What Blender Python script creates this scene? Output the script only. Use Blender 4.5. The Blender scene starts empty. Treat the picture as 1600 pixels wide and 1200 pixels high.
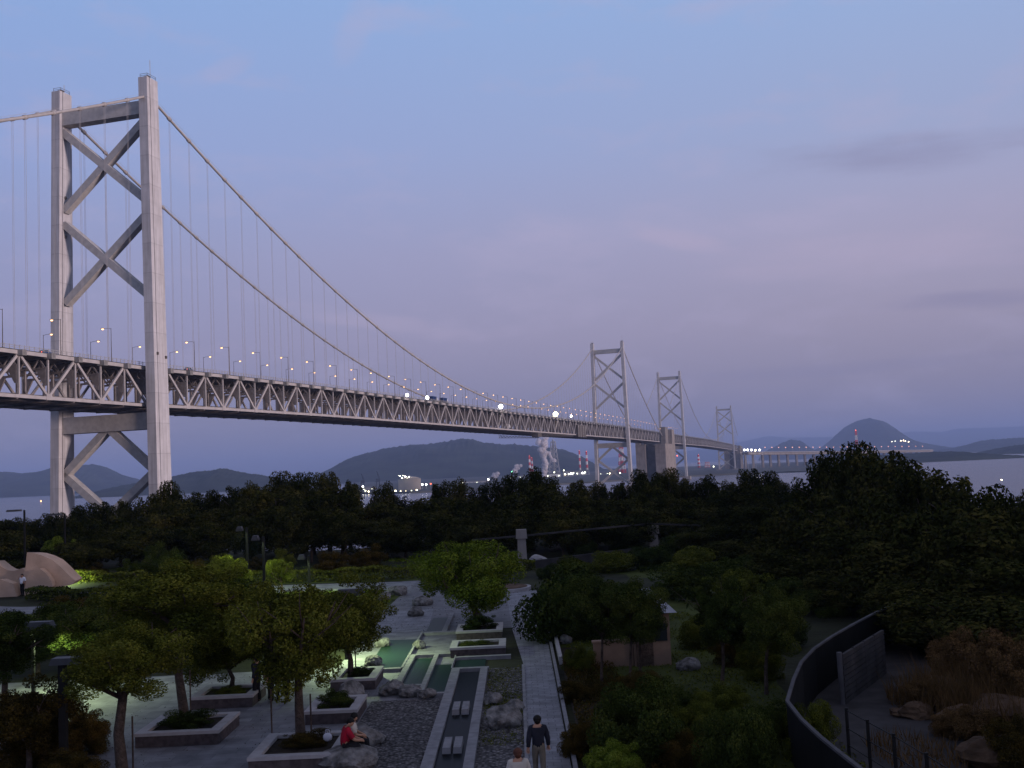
import bpy, bmesh, math, random
import numpy as np
from mathutils import Vector, Matrix
R_ = math.radians
rng = np.random.default_rng(7); random.seed(7)
SC = bpy.context.scene; COL = SC.collection
# ------------------------------------------------------------------ camera
ZC = 32.8; ZP = 24.5                      # eye height above the sea, height of the plaza
YAW, PITCH, ROLL, FPX = R_(15.92), R_(4.52), R_(-2.64), 1672.9
cam = bpy.data.cameras.new('camera'); camo = bpy.data.objects.new('camera', cam); COL.objects.link(camo)
camo.matrix_world = Matrix.Translation((0, 0, ZC)) @ Matrix.Rotation(R_(90) + PITCH, 4, 'X') @ Matrix.Rotation(ROLL, 4, 'Z')
cam.sensor_width = 36; cam.lens = 36 * FPX / 1600; cam.clip_start = .5; cam.clip_end = 90000
SC.camera = camo
SC.view_settings.view_transform = 'Standard'; SC.view_settings.look = 'None'
SC.view_settings.exposure = 0; SC.view_settings.gamma = 1
SC.cycles.use_denoising = True; SC.cycles.max_bounces = 5; SC.cycles.diffuse_bounces = 2; SC.cycles.glossy_bounces = 2
SC.cycles.transparent_max_bounces = 12; SC.cycles.volume_bounces = 0
# ------------------------------------------------------------------ dusk sky
SUN_EL, SUN_AZ = R_(4.5), R_(119)          # azimuth clockwise from the viewing direction (+Y): low in the west, on the right
def lin(r, g, b):
    f = lambda c: ((c/255 + .055)/1.055)**2.4 if c > 10 else c/255/12.92
    return (f(r), f(g), f(b), 1)
wd = bpy.data.worlds.new('World'); SC.world = wd; wd.use_nodes = True
nt = wd.node_tree; nt.nodes.clear()
def nd(t, tp, **kw):
    n = t.nodes.new(tp)
    for k, v in kw.items(): setattr(n, k, v)
    return n
def ramp(t, stops, src=None):
    n = t.nodes.new('ShaderNodeValToRGB'); e = n.color_ramp.elements
    while len(e) < len(stops): e.new(.5)
    for i, (p, c) in enumerate(stops): e[i].position = p; e[i].color = c if len(c) == 4 else (*c, 1)
    if src is not None: t.links.new(src, n.inputs[0])
    return n
L = nt.links.new
tc = nd(nt, 'ShaderNodeTexCoord'); sx = nd(nt, 'ShaderNodeSeparateXYZ'); L(tc.outputs['Generated'], sx.inputs[0])
def mth(op, a, b=None, c=None):
    n = nt.nodes.new('ShaderNodeMath'); n.operation = op
    for i, v in enumerate((a, b, c)):
        if v is None: continue
        if isinstance(v, (int, float)): n.inputs[i].default_value = v
        else: L(v, n.inputs[i])
    return n.outputs[0]
def mixc(f, a, b):
    n = nt.nodes.new('ShaderNodeMixRGB')
    for i, v in enumerate((f, a, b)):
        if isinstance(v, tuple): n.inputs[i].default_value = v
        elif isinstance(v, float): n.inputs[i].default_value = v
        else: L(v, n.inputs[i])
    return n.outputs[0]
rl = ramp(nt, [(0, lin(124, 125, 156)), (.06, lin(139, 137, 168)), (.12, lin(152, 149, 184)), (.2, lin(151, 156, 196)), (.29, lin(148, 166, 215)), (.42, lin(141, 172, 223)), (.6, lin(140, 150, 184)), (1, lin(134, 136, 154))], sx.outputs['Z'])
rr_ = ramp(nt, [(0, lin(138, 129, 149)), (.06, lin(150, 140, 160)), (.12, lin(164, 154, 176)), (.2, lin(171, 166, 194)), (.29, lin(160, 172, 209)), (.42, lin(151, 179, 224)), (.6, lin(140, 150, 184)), (1, lin(134, 136, 154))], sx.outputs['Z'])
az = mth('DIVIDE', sx.outputs['X'], mth('MAXIMUM', sx.outputs['Y'], .05)); el = sx.outputs['Z']
fr_ = nd(nt, 'ShaderNodeMapRange'); fr_.inputs[1].default_value = -.5; fr_.inputs[2].default_value = .35; L(az, fr_.inputs[0])
base = mixc(fr_.outputs[0], rl.outputs[0], rr_.outputs[0])
mp = nd(nt, 'ShaderNodeMapping'); mp.inputs['Scale'].default_value = (5, 5, 30); mp.inputs['Location'].default_value = (3.7, 1.2, .4); L(tc.outputs['Generated'], mp.inputs[0])
n1 = nd(nt, 'ShaderNodeTexNoise'); n1.inputs['Scale'].default_value = 1.3; n1.inputs['Detail'].default_value = 8; n1.inputs['Roughness'].default_value = .6; L(mp.outputs[0], n1.inputs['Vector'])
def streak(a0, e0, wa, we, tilt, amp):     # a long soft bank of cloud at a bearing and height, frayed by noise
    da = mth('SUBTRACT', az, a0); de = mth('SUBTRACT', mth('SUBTRACT', el, e0), mth('MULTIPLY', da, tilt)); qa = mth('POWER', mth('ABSOLUTE', mth('DIVIDE', da, wa)), 2.); qe = mth('POWER', mth('ABSOLUTE', mth('DIVIDE', de, we)), 2.)
    v = mth('SUBTRACT', 1.15, mth('ADD', qa, qe)); v = mth('ADD', v, mth('MULTIPLY', mth('SUBTRACT', n1.outputs['Fac'], .55), 3.2)); m_ = nd(nt, 'ShaderNodeMapRange', interpolation_type='SMOOTHSTEP'); m_.inputs[1].default_value = 0; m_.inputs[2].default_value = 1.3; L(v, m_.inputs[0])
    return mth('MULTIPLY', m_.outputs[0], amp)
mp2 = nd(nt, 'ShaderNodeMapping'); mp2.inputs['Scale'].default_value = (4, 4, 12); mp2.inputs['Rotation'].default_value = (0, R_(24), 0); L(tc.outputs['Generated'], mp2.inputs[0])
n2 = nd(nt, 'ShaderNodeTexNoise'); n2.inputs['Scale'].default_value = 1.9; n2.inputs['Detail'].default_value = 7; n2.inputs['Roughness'].default_value = .6; L(mp2.outputs[0], n2.inputs['Vector'])
c2 = ramp(nt, [(.52, (0, 0, 0)), (.8, (.5, .5, .5))], n2.outputs['Fac'])
base = mixc(c2.outputs[0], base, lin(186, 176, 205))
for q in ((.40, .254, .24, .022, -.05, .42), (.44, .125, .10, .010, -.05, .45), (.30, .075, .2, .008, 0, .25)): base = mixc(streak(*q), base, lin(132, 127, 160))
for q in ((.16, .203, .06, .012, -.25, .42), (-.26, .357, .03, .010, .3, .22), (-.13, .40, .03, .03, 1.2, .2), (-.14, .145, .13, .012, -.2, .35), (.34, .17, .2, .03, 0, .35)): base = mixc(streak(*q), base, lin(190, 175, 200))
sky = nd(nt, 'ShaderNodeTexSky', sky_type='NISHITA', sun_disc=False); sky.sun_elevation = SUN_EL; sky.sun_rotation = SUN_AZ
bg1 = nd(nt, 'ShaderNodeBackground'); L(base, bg1.inputs[0]); bg1.inputs[1].default_value = 1.0
bg2 = nd(nt, 'ShaderNodeBackground'); L(sky.outputs[0], bg2.inputs[0]); bg2.inputs[1].default_value = .006
ad = nd(nt, 'ShaderNodeAddShader'); L(bg1.outputs[0], ad.inputs[0]); L(bg2.outputs[0], ad.inputs[1])
wo = nd(nt, 'ShaderNodeOutputWorld'); L(ad.outputs[0], wo.inputs[0])
sun = bpy.data.lights.new('sun', 'SUN'); sun.energy = 3.6; sun.angle = R_(10); sun.color = (1, .81, .79)
suno = bpy.data.objects.new('sun', sun); COL.objects.link(suno)
sd = Vector((math.sin(SUN_AZ)*math.cos(SUN_EL), math.cos(SUN_AZ)*math.cos(SUN_EL), math.sin(SUN_EL)))
suno.rotation_euler = sd.to_track_quat('Z', 'Y').to_euler()
# ------------------------------------------------------------------ survey helpers: sight lines measured in the photograph give real points
_F = np.array([0, math.cos(PITCH), math.sin(PITCH)]); _X = np.array([1., 0, 0]); _U = np.cross(_X, _F)
_R2 = _X*math.cos(ROLL) + _U*math.sin(ROLL); _U2 = -_X*math.sin(ROLL) + _U*math.cos(ROLL)
SH = np.array([math.sin(YAW), math.cos(YAW)]); TH = np.array([-math.cos(YAW), math.sin(YAW)])
CS, CT = -338.9, -251.8                   # the eye in the bridge's own axes: s along it, t across it
def ray(x, y): return _F*FPX + _R2*(x-800) + _U2*(600-y)
def at(x, y, z=ZP):
    d = ray(x, y); return np.array([0, 0, ZC]) + d*((z-ZC)/d[2])
def fwd(x, y, Y):
    d = ray(x, y); return np.array([0, 0, ZC]) + d*(Y/d[1])
def onT(x, y, t):
    d = ray(x, y); k = (t-CT)/(d[:2]@TH); return CS + k*(d[:2]@SH), ZC + k*d[2]
def B(s, t, z):
    p = (s-CS)*SH + (t-CT)*TH; return (p[0], p[1], z)
# ------------------------------------------------------------------ materials
def mat(name, col, rough=.8, var=.25, scale=2., col2=None, metal=0., bump=0., bscale=None, spec=.12, emit=None, estr=0):
    m = bpy.data.materials.new(name); m.use_nodes = True; t = m.node_tree; p = t.nodes['Principled BSDF']
    p.inputs['Roughness'].default_value = rough; p.inputs['Metallic'].default_value = metal; p.inputs['Specular IOR Level'].default_value = spec
    c = (*col, 1)
    if emit:
        p.inputs['Base Color'].default_value = c
        p.inputs['Emission Color'].default_value = (*emit, 1); p.inputs['Emission Strength'].default_value = estr
        m.cycles.emission_sampling = 'NONE'; return m
    o = nd(t, 'ShaderNodeTexCoord'); n = nd(t, 'ShaderNodeTexNoise'); n.inputs['Scale'].default_value = scale; n.inputs['Detail'].default_value = 6
    t.links.new(o.outputs['Object'], n.inputs['Vector'])
    b = col2 or tuple(x*(1+var) for x in col); a = tuple(x*(1-var) for x in col)
    r = ramp(t, [(.32, a), (.68, b)], n.outputs['Fac']); t.links.new(r.outputs[0], p.inputs['Base Color'])
    if bump:
        n3 = nd(t, 'ShaderNodeTexNoise'); n3.inputs['Scale'].default_value = bscale or scale*4; n3.inputs['Detail'].default_value = 5
        t.links.new(o.outputs['Object'], n3.inputs['Vector'])
        bp = nd(t, 'ShaderNodeBump'); bp.inputs['Strength'].default_value = bump; bp.inputs['Distance'].default_value = .1
        t.links.new(n3.outputs['Fac'], bp.inputs['Height']); t.links.new(bp.outputs[0], p.inputs['Normal'])
    return m
def seams(m, step, dark):                    # plate joints and rain streaks on the painted steel
    t = m.node_tree; p = t.nodes['Principled BSDF']; src = p.inputs['Base Color'].links[0].from_socket; o = nd(t, 'ShaderNodeTexCoord'); s = nd(t, 'ShaderNodeSeparateXYZ'); t.links.new(o.outputs['Object'], s.inputs[0])
    d = nd(t, 'ShaderNodeMath', operation='DIVIDE'); t.links.new(s.outputs['Z'], d.inputs[0]); d.inputs[1].default_value = step; f = nd(t, 'ShaderNodeMath', operation='FRACT'); t.links.new(d.outputs[0], f.inputs[0])
    r = ramp(t, [(0, (dark,)*3), (.022, (dark,)*3), (.03, (1, 1, 1)), (1, (.95, .95, .95))], f.outputs[0])
    mpp = nd(t, 'ShaderNodeMapping'); mpp.inputs['Scale'].default_value = (1, 1, .05); t.links.new(o.outputs['Object'], mpp.inputs[0]); n = nd(t, 'ShaderNodeTexNoise'); n.inputs['Scale'].default_value = 1.1; n.inputs['Detail'].default_value = 6; t.links.new(mpp.outputs[0], n.inputs['Vector'])
    r2 = ramp(t, [(.3, (.78, .77, .75)), (.6, (1.04, 1.04, 1.04))], n.outputs['Fac']); x = nd(t, 'ShaderNodeMixRGB', blend_type='MULTIPLY'); x.inputs[0].default_value = 1; t.links.new(src, x.inputs[1]); t.links.new(r.outputs[0], x.inputs[2])
    y = nd(t, 'ShaderNodeMixRGB', blend_type='MULTIPLY'); y.inputs[0].default_value = 1; t.links.new(x.outputs[0], y.inputs[1]); t.links.new(r2.outputs[0], y.inputs[2]); t.links.new(y.outputs[0], p.inputs['Base Color'])
def leafmat(name, a, b, c):
    m = bpy.data.materials.new(name); m.use_nodes = True; t = m.node_tree; p = t.nodes['Principled BSDF']
    p.inputs['Roughness'].default_value = .75; p.inputs['Specular IOR Level'].default_value = 0
    g = nd(t, 'ShaderNodeNewGeometry'); o = nd(t, 'ShaderNodeTexCoord'); n = nd(t, 'ShaderNodeTexNoise'); n.inputs['Scale'].default_value = 2.2
    t.links.new(o.outputs['Object'], n.inputs['Vector'])
    oi = nd(t, 'ShaderNodeObjectInfo')
    s1 = nd(t, 'ShaderNodeMath', operation='MULTIPLY_ADD'); t.links.new(g.outputs['Random Per Island'], s1.inputs[0]); s1.inputs[1].default_value = .45
    t.links.new(n.outputs['Fac'], s1.inputs[2])
    s2 = nd(t, 'ShaderNodeMath', operation='MULTIPLY_ADD'); t.links.new(oi.outputs['Random'], s2.inputs[0]); s2.inputs[1].default_value = .3; t.links.new(s1.outputs[0], s2.inputs[2])
    s3 = nd(t, 'ShaderNodeMath', operation='SUBTRACT'); t.links.new(s2.outputs[0], s3.inputs[0]); s3.inputs[1].default_value = .38
    r = ramp(t, [(.12, a), (.5, b), (.88, c)], s3.outputs[0]); t.links.new(r.outputs[0], p.inputs['Base Color'])
    return m
def tiles(name, a, b, mortar, sx_, sy_, rough=.7):
    m = bpy.data.materials.new(name); m.use_nodes = True; t = m.node_tree; p = t.nodes['Principled BSDF']; p.inputs['Roughness'].default_value = rough
    o = nd(t, 'ShaderNodeTexCoord'); k = nd(t, 'ShaderNodeTexBrick'); k.offset = .5
    k.inputs['Color1'].default_value = (*a, 1); k.inputs['Color2'].default_value = (*b, 1); k.inputs['Mortar'].default_value = (*mortar, 1)
    k.inputs['Scale'].default_value = 1; k.inputs['Brick Width'].default_value = sx_; k.inputs['Row Height'].default_value = sy_; k.inputs['Mortar Size'].default_value = .012
    n = nd(t, 'ShaderNodeTexNoise'); n.inputs['Scale'].default_value = 1.7; n.inputs['Detail'].default_value = 7
    t.links.new(o.outputs['Object'], k.inputs['Vector']); t.links.new(o.outputs['Object'], n.inputs['Vector'])
    x = nd(t, 'ShaderNodeMixRGB', blend_type='MULTIPLY'); x.inputs[0].default_value = 1; r = ramp(t, [(.3, (.55, .55, .55)), (.7, (1.1, 1.1, 1.1))], n.outputs['Fac'])
    t.links.new(k.outputs['Color'], x.inputs[1]); t.links.new(r.outputs[0], x.inputs[2]); t.links.new(x.outputs[0], p.inputs['Base Color'])
    return m
def watermat(name, col, rough, bs, scale, strength):
    m = bpy.data.materials.new(name); m.use_nodes = True; t = m.node_tree; p = t.nodes['Principled BSDF']
    p.inputs['Base Color'].default_value = (*col, 1); p.inputs['Roughness'].default_value = rough; p.inputs['IOR'].default_value = 1.33 if name[0] == 's' else 1.07
    o = nd(t, 'ShaderNodeTexCoord'); n = nd(t, 'ShaderNodeTexNoise'); n.inputs['Scale'].default_value = scale; n.inputs['Detail'].default_value = 4
    mpp = nd(t, 'ShaderNodeMapping'); mpp.inputs['Scale'].default_value = bs; t.links.new(o.outputs['Object'], mpp.inputs[0]); t.links.new(mpp.outputs[0], n.inputs['Vector'])
    bp = nd(t, 'ShaderNodeBump'); bp.inputs['Strength'].default_value = strength; t.links.new(n.outputs['Fac'], bp.inputs['Height']); t.links.new(bp.outputs[0], p.inputs['Normal'])
    return m
M = dict(
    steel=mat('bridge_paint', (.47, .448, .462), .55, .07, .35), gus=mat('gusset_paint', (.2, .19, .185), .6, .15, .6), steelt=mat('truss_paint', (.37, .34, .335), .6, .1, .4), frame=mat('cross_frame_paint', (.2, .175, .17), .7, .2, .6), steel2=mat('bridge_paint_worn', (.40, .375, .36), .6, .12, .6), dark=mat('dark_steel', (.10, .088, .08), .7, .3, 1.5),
    cable=mat('cable_paint', (.36, .33, .32), .6, .1, .5), rope=mat('rope_paint', (.34, .32, .33), .6, .1, .5), road=mat('asphalt', (.05, .05, .052), .9, .2, .8), railw=mat('guard_rail_paint', (.32, .31, .31), .6, .1, 1),
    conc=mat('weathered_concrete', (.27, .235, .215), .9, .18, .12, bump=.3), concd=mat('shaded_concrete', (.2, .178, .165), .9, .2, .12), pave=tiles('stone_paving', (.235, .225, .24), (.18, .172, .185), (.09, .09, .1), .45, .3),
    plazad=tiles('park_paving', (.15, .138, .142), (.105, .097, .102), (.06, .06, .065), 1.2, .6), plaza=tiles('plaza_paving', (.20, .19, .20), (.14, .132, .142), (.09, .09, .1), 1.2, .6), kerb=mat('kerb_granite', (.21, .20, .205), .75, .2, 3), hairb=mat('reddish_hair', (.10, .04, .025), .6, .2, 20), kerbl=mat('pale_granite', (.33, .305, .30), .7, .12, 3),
    brick=mat('planter_side', (.07, .055, .055), .85, .3, 6), gravel=mat('river_gravel', (.11, .105, .105), .9, .75, 7, bump=1, bscale=14), rock=mat('garden_rock', (.16, .148, .14), .9, .6, 3.5, bump=1, bscale=9),
    rockb=mat('brown_rock', (.085, .052, .032), .9, .5, 1.6, bump=.9, bscale=5), granite=mat('pink_granite', (.50, .345, .25), .8, .14, .8, bump=.3, bscale=5), soil=mat('planting_soil', (.035, .027, .02), .95, .4, 4, bump=.6),
    land=mat('island_ground', (.024, .025, .011), .95, .5, .25, bump=.5, bscale=3), lawn=mat('lawn_ground', (.048, .058, .012), .95, .35, .6, bump=.5, bscale=12), bark=mat('bark', (.085, .06, .047), .95, .4, 6, bump=.9, bscale=18),
    sea=watermat('sea_water', (.018, .026, .05), .22, (1, .35, 1), .09, .55), canal=watermat('canal_water', (.006, .007, .008), .3, (1, 1, 1), 3, .05), pool=watermat('pool_water', (.015, .034, .024), .3, (1, 1, 1), 3, .05), hill=mat('wooded_hill', (.030, .037, .024), .95, .5, .006, bump=1, bscale=.02),
    hilld=mat('far_wooded_hill', (.026, .03, .026), .95, .4, .004), shore=mat('shore_ground', (.10, .10, .095), .95, .3, .02), black=mat('black_post_paint', (.014, .013, .013), .6, .2, 3), blackt=mat('lamp_hood', (.05, .05, .055), .45, .15, 3),
    roof=mat('pale_roof', (.27, .275, .30), .6, .12, 1.5), hutw=mat('hut_plaster', (.22, .15, .11), .9, .2, 1.2, bump=.2), wallg=mat('grey_render', (.045, .040, .040), .9, .3, 1.2), walld=mat('dark_wall', (.005, .0045, .004), .9, .4, 1), rim=mat('wall_coping', (.075, .07, .074), .8, .2, 2),
    tank=mat('tank_paint', (.52, .44, .36), .7, .08, .05), white=mat('white_paint', (.75, .74, .72), .6, .05, .5), red=mat('red_paint', (.55, .04, .03), .6, .1, .5), plant=mat('plant_metal', (.36, .35, .36), .6, .2, .03), crane=mat('crane_paint', (.05, .06, .09), .6, .2, .05),
    blue=mat('blue_tarp', (.012, .03, .1), .6, .15, .5), carb=mat('car_paint', (.05, .09, .2), .25, .05, .5, spec=.6), carw=mat('white_car_paint', (.6, .6, .6), .3, .05, .5, spec=.6), glass=mat('dark_glass', (.02, .025, .03), .1, .1, 1, spec=.7), tyre=mat('tyre_rubber', (.015, .015, .015), .9, .2, 2),
    skin=mat('skin', (.42, .23, .15), .6, .08, 4), hair=mat('black_hair', (.012, .01, .009), .6, .2, 20), redsh=mat('red_shirt', (.34, .012, .03), .8, .15, 5), pale=mat('pale_shirt', (.48, .43, .37), .85, .12, 5), whitesh=mat('white_shirt', (.72, .70, .74), .85, .08, 5),
    jacket=mat('dark_jacket', (.02, .02, .028), .8, .2, 5), khaki=mat('khaki_trousers', (.15, .125, .095), .85, .15, 5), darktr=mat('dark_trousers', (.015, .014, .016), .85, .2, 5), shoe=mat('dark_shoes', (.02, .017, .015), .6, .2, 5), bag=mat('white_bag', (.6, .58, .62), .7, .08, 4),
    e_or=mat('sodium_lamp', (1, .8, .6), emit=(1, .5, .17), estr=5), e_wh=mat('white_lamp', (1, 1, 1), emit=(1, .97, .92), estr=14), e_ye=mat('yellow_lamp', (1, .9, .6), emit=(1, .85, .5), estr=12), e_rd=mat('red_lamp', (1, .2, .1), emit=(1, .16, .08), estr=3.5),
    e_gr=mat('green_lamp', (.4, 1, .6), emit=(.25, 1, .5), estr=6), e_pl=mat('plant_lamp', (1, 1, .8), emit=(.95, 1, .72), estr=5), e_gl=mat('mercury_lens', (.8, 1, .7), emit=(.75, 1, .5), estr=4), e_or2=mat('faint_sodium_lamp', (1, .7, .5), emit=(1, .42, .25), estr=2.2),
    lf1=leafmat('leaf_dark', (.010, .017, .005), (.034, .048, .011), (.08, .088, .018)), lf2=leafmat('leaf_olive', (.020, .027, .004), (.074, .084, .013), (.155, .15, .024)), lf3=leafmat('leaf_rust', (.016, .014, .005), (.052, .038, .010), (.115, .066, .016)),
    lf4=leafmat('leaf_fresh', (.028, .046, .005), (.095, .135, .014), (.19, .215, .03)), lf5=leafmat('leaf_tuft', (.04, .055, .014), (.075, .1, .028), (.12, .13, .04)), lfb=leafmat('leaf_forest', (.008, .011, .003), (.027, .031, .009), (.07, .06, .016)), lfr=leafmat('leaf_brown', (.05, .032, .014), (.10, .058, .024), (.17, .095, .04)),
)
def striped(name, n):
    m = bpy.data.materials.new(name); m.use_nodes = True; t = m.node_tree; p = t.nodes['Principled BSDF']; p.inputs['Roughness'].default_value = .6
    o = nd(t, 'ShaderNodeTexCoord'); s = nd(t, 'ShaderNodeSeparateXYZ'); t.links.new(o.outputs['Generated'], s.inputs[0])
    a = nd(t, 'ShaderNodeMath', operation='MULTIPLY'); t.links.new(s.outputs['Z'], a.inputs[0]); a.inputs[1].default_value = n/2
    f = nd(t, 'ShaderNodeMath', operation='FRACT'); t.links.new(a.outputs[0], f.inputs[0])
    r = ramp(t, [(0, (.6, .045, .035)), (.5, (.72, .70, .68))], f.outputs[0]); r.color_ramp.interpolation = 'CONSTANT'; t.links.new(r.outputs[0], p.inputs['Base Color'])
    return m
seams(M['steel'], 11., .8); seams(M['conc'], 6., .8)
def pebbles(name, cols, scale):
    m = bpy.data.materials.new(name); m.use_nodes = True; t = m.node_tree; p = t.nodes['Principled BSDF']; p.inputs['Roughness'].default_value = .85; p.inputs['Specular IOR Level'].default_value = .15
    o = nd(t, 'ShaderNodeTexCoord'); v = nd(t, 'ShaderNodeTexVoronoi'); v.inputs['Scale'].default_value = scale; t.links.new(o.outputs['Object'], v.inputs['Vector'])
    sp = nd(t, 'ShaderNodeSeparateColor'); t.links.new(v.outputs['Color'], sp.inputs[0]); r = ramp(t, cols, sp.outputs[0])
    e = ramp(t, [(.25, (1, 1, 1)), (.75, (.25, .25, .25))], v.outputs['Distance']); x = nd(t, 'ShaderNodeMixRGB', blend_type='MULTIPLY'); x.inputs[0].default_value = 1
    t.links.new(r.outputs[0], x.inputs[1]); t.links.new(e.outputs[0], x.inputs[2]); t.links.new(x.outputs[0], p.inputs['Base Color'])
    b = nd(t, 'ShaderNodeBump', invert=True); b.inputs['Distance'].default_value = .08; t.links.new(v.outputs['Distance'], b.inputs['Height']); t.links.new(b.outputs[0], p.inputs['Normal']); return m
M['gravel'] = pebbles('river_pebbles', [(0, (.08, .073, .073)), (.4, (.13, .118, .117)), (.8, (.20, .182, .18)), (1, (.28, .255, .25))], 10)
M['stripe'] = striped('red_white_bands', 7)
# ------------------------------------------------------------------ mesh helpers
class MB:
    def __init__(s): s.v = []; s.f = []
    def add(s, vs, fs):
        o = len(s.v); s.v += [tuple(map(float, p)) for p in vs]; s.f += [tuple(i+o for i in f) for f in fs]; return s
    def hexa(s, a, b):                      # two quads, bottom and top, counter-clockwise
        return s.add(list(a)+list(b), [(3, 2, 1, 0), (4, 5, 6, 7), (0, 1, 5, 4), (1, 2, 6, 5), (2, 3, 7, 6), (3, 0, 4, 7)])
    def box(s, x0, x1, y0, y1, z0, z1):
        return s.hexa([(x0, y0, z0), (x1, y0, z0), (x1, y1, z0), (x0, y1, z0)], [(x0, y0, z1), (x1, y0, z1), (x1, y1, z1), (x0, y1, z1)])
    def beam(s, p, q, w, h, up=(0, 0, 1)):  # w across, h along "up"
        p, q = Vector(p), Vector(q); d = (q-p).normalized(); u = Vector(up); r = d.cross(u)
        if r.length < 1e-4: r = d.cross(Vector((1, 0, 0)))
        r.normalize(); u = r.cross(d); r = r*w/2; u = u*h/2
        return s.hexa([p-r-u, p+r-u, p+r+u, p-r+u], [q-r-u, q+r-u, q+r+u, q-r+u])
    def bbox(s, s0, s1, t0, t1, z0, z1):    # box in bridge axes
        return s.hexa([B(s0, t1, z0), B(s0, t0, z0), B(s1, t0, z0), B(s1, t1, z0)], [B(s0, t1, z1), B(s0, t0, z1), B(s1, t0, z1), B(s1, t1, z1)])
    def tube(s, pts, rad, n=8, cap=True):
        P = [Vector(p) for p in pts]; rr = rad if hasattr(rad, '__len__') else [rad]*len(P); vs = []; fs = []; u = None
        for i, p in enumerate(P):
            d = (P[min(i+1, len(P)-1)]-P[max(i-1, 0)]).normalized()
            if u is None: u = d.orthogonal().normalized()
            u = (u-d*u.dot(d)).normalized(); w = d.cross(u)
            vs += [p+(u*math.cos(2*math.pi*k/n)+w*math.sin(2*math.pi*k/n))*rr[i] for k in range(n)]
        for i in range(len(P)-1):
            for k in range(n):
                a = i*n+k; b = i*n+(k+1) % n; fs.append((a, b, b+n, a+n))
        if cap: fs += [tuple(range(n-1, -1, -1)), tuple(range((len(P)-1)*n, len(P)*n))]
        return s.add(vs, fs)
    def prism(s, poly, z0, z1):
        n = len(poly); return s.add([(p[0], p[1], z0) for p in poly]+[(p[0], p[1], z1) for p in poly],
            [tuple(range(n-1, -1, -1)), tuple(range(n, 2*n))]+[(i, (i+1) % n, (i+1) % n+n, i+n) for i in range(n)])
    def sphere(s, c, r, n=8, sc=(1, 1, 1)):
        m = n//2; vs = []; fs = []
        for i in range(m+1):
            th = math.pi*i/m
            for k in range(n): vs.append((c[0]+r*sc[0]*math.sin(th)*math.cos(2*math.pi*k/n), c[1]+r*sc[1]*math.sin(th)*math.sin(2*math.pi*k/n), c[2]-r*sc[2]*math.cos(th)))
        for i in range(m):
            for k in range(n): fs.append((i*n+k, i*n+(k+1) % n, (i+1)*n+(k+1) % n, (i+1)*n+k))
        return s.add(vs, fs)
    def build(s, name, m, parent=None, smooth=False):
        org = np.array(parent['_o']) if parent is not None else np.zeros(3)
        me = bpy.data.meshes.new(name); me.from_pydata([tuple(np.array(v)-org) for v in s.v], [], s.f); me.update()
        if smooth: me.polygons.foreach_set('use_smooth', [True]*len(me.polygons))
        return link(name, me, m, parent)
def link(name, me, m, parent=None, loc=(0, 0, 0)):
    if m is not None and not me.materials: me.materials.append(M[m] if isinstance(m, str) else m)
    o = bpy.data.objects.new(name, me); COL.objects.link(o); o.location = loc
    if parent is not None: o.parent = parent; o['_o'] = list(parent['_o'])
    return o
def tag(o, label=None, cat=None, group=None, kind=None):
    if label: o['label'] = label
    if cat: o['category'] = cat
    if group: o['group'] = group
    if kind: o['kind'] = kind
    return o
def empty(name, loc, label=None, cat=None, group=None, parent=None):
    o = bpy.data.objects.new(name, None); COL.objects.link(o); o.empty_display_size = .3
    if parent is not None: o.parent = parent; o['_o'] = list(parent['_o'])
    else: o.location = [float(v) for v in loc]; o['_o'] = [float(v) for v in loc]
    return tag(o, label, cat, group)
def copy_tree(o, loc=None, parent=None):
    c = o.copy(); COL.objects.link(c)
    if parent is not None: c.parent = parent
    elif loc is not None: c.location = [float(v) for v in loc]
    for ch in o.children: copy_tree(ch, None, c)
    return c
ORD = ['zeroth', 'first', 'second', 'third', 'fourth', 'fifth', 'sixth', 'seventh', 'eighth', 'ninth', 'tenth', 'eleventh', 'twelfth', 'thirteenth', 'fourteenth', 'fifteenth', 'sixteenth', 'seventeenth', 'eighteenth', 'nineteenth', 'twentieth']
def ordn(i):
    if i <= 20: return ORD[i]
    t = {2: 'twenty', 3: 'thirty', 4: 'forty', 5: 'fifty'}[i//10]
    return t+'-'+ORD[i % 10] if i % 10 else {20: 'twentieth', 30: 'thirtieth', 40: 'fortieth', 50: 'fiftieth'}[i]
def np_mesh(name, V, Q):
    me = bpy.data.meshes.new(name); n = len(Q); k = Q.shape[1]
    me.vertices.add(len(V)); me.vertices.foreach_set('co', np.ascontiguousarray(V, dtype=np.float32).ravel())
    me.loops.add(n*k); me.loops.foreach_set('vertex_index', np.ascontiguousarray(Q, dtype=np.int32).ravel())
    me.polygons.add(n); me.polygons.foreach_set('loop_start', np.arange(0, n*k, k, dtype=np.int32)); me.polygons.foreach_set('loop_total', np.full(n, k, dtype=np.int32))
    me.update(calc_edges=True); return me
def unit(v): return v/np.maximum(np.linalg.norm(v, axis=1, keepdims=True), 1e-6)
def leaf_mesh(name, C, N, size, asp=.55):   # one bent leaf blade per centre C, roughly facing N
    n = len(C); N = unit(N + rng.normal(0, .75, (n, 3))); a = unit(np.cross(N, rng.normal(0, 1, (n, 3)))); b = np.cross(N, a)
    l = (size*rng.uniform(.6, 1.3, n))[:, None]; w = l*asp
    V = np.stack([C-a*l*.5, C+b*w*.5-N*l*.08, C+a*l*.5-N*l*.12, C-b*w*.5-N*l*.08], 1).reshape(-1, 3)
    return np_mesh(name, V, np.arange(n*4).reshape(n, 4))
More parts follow.
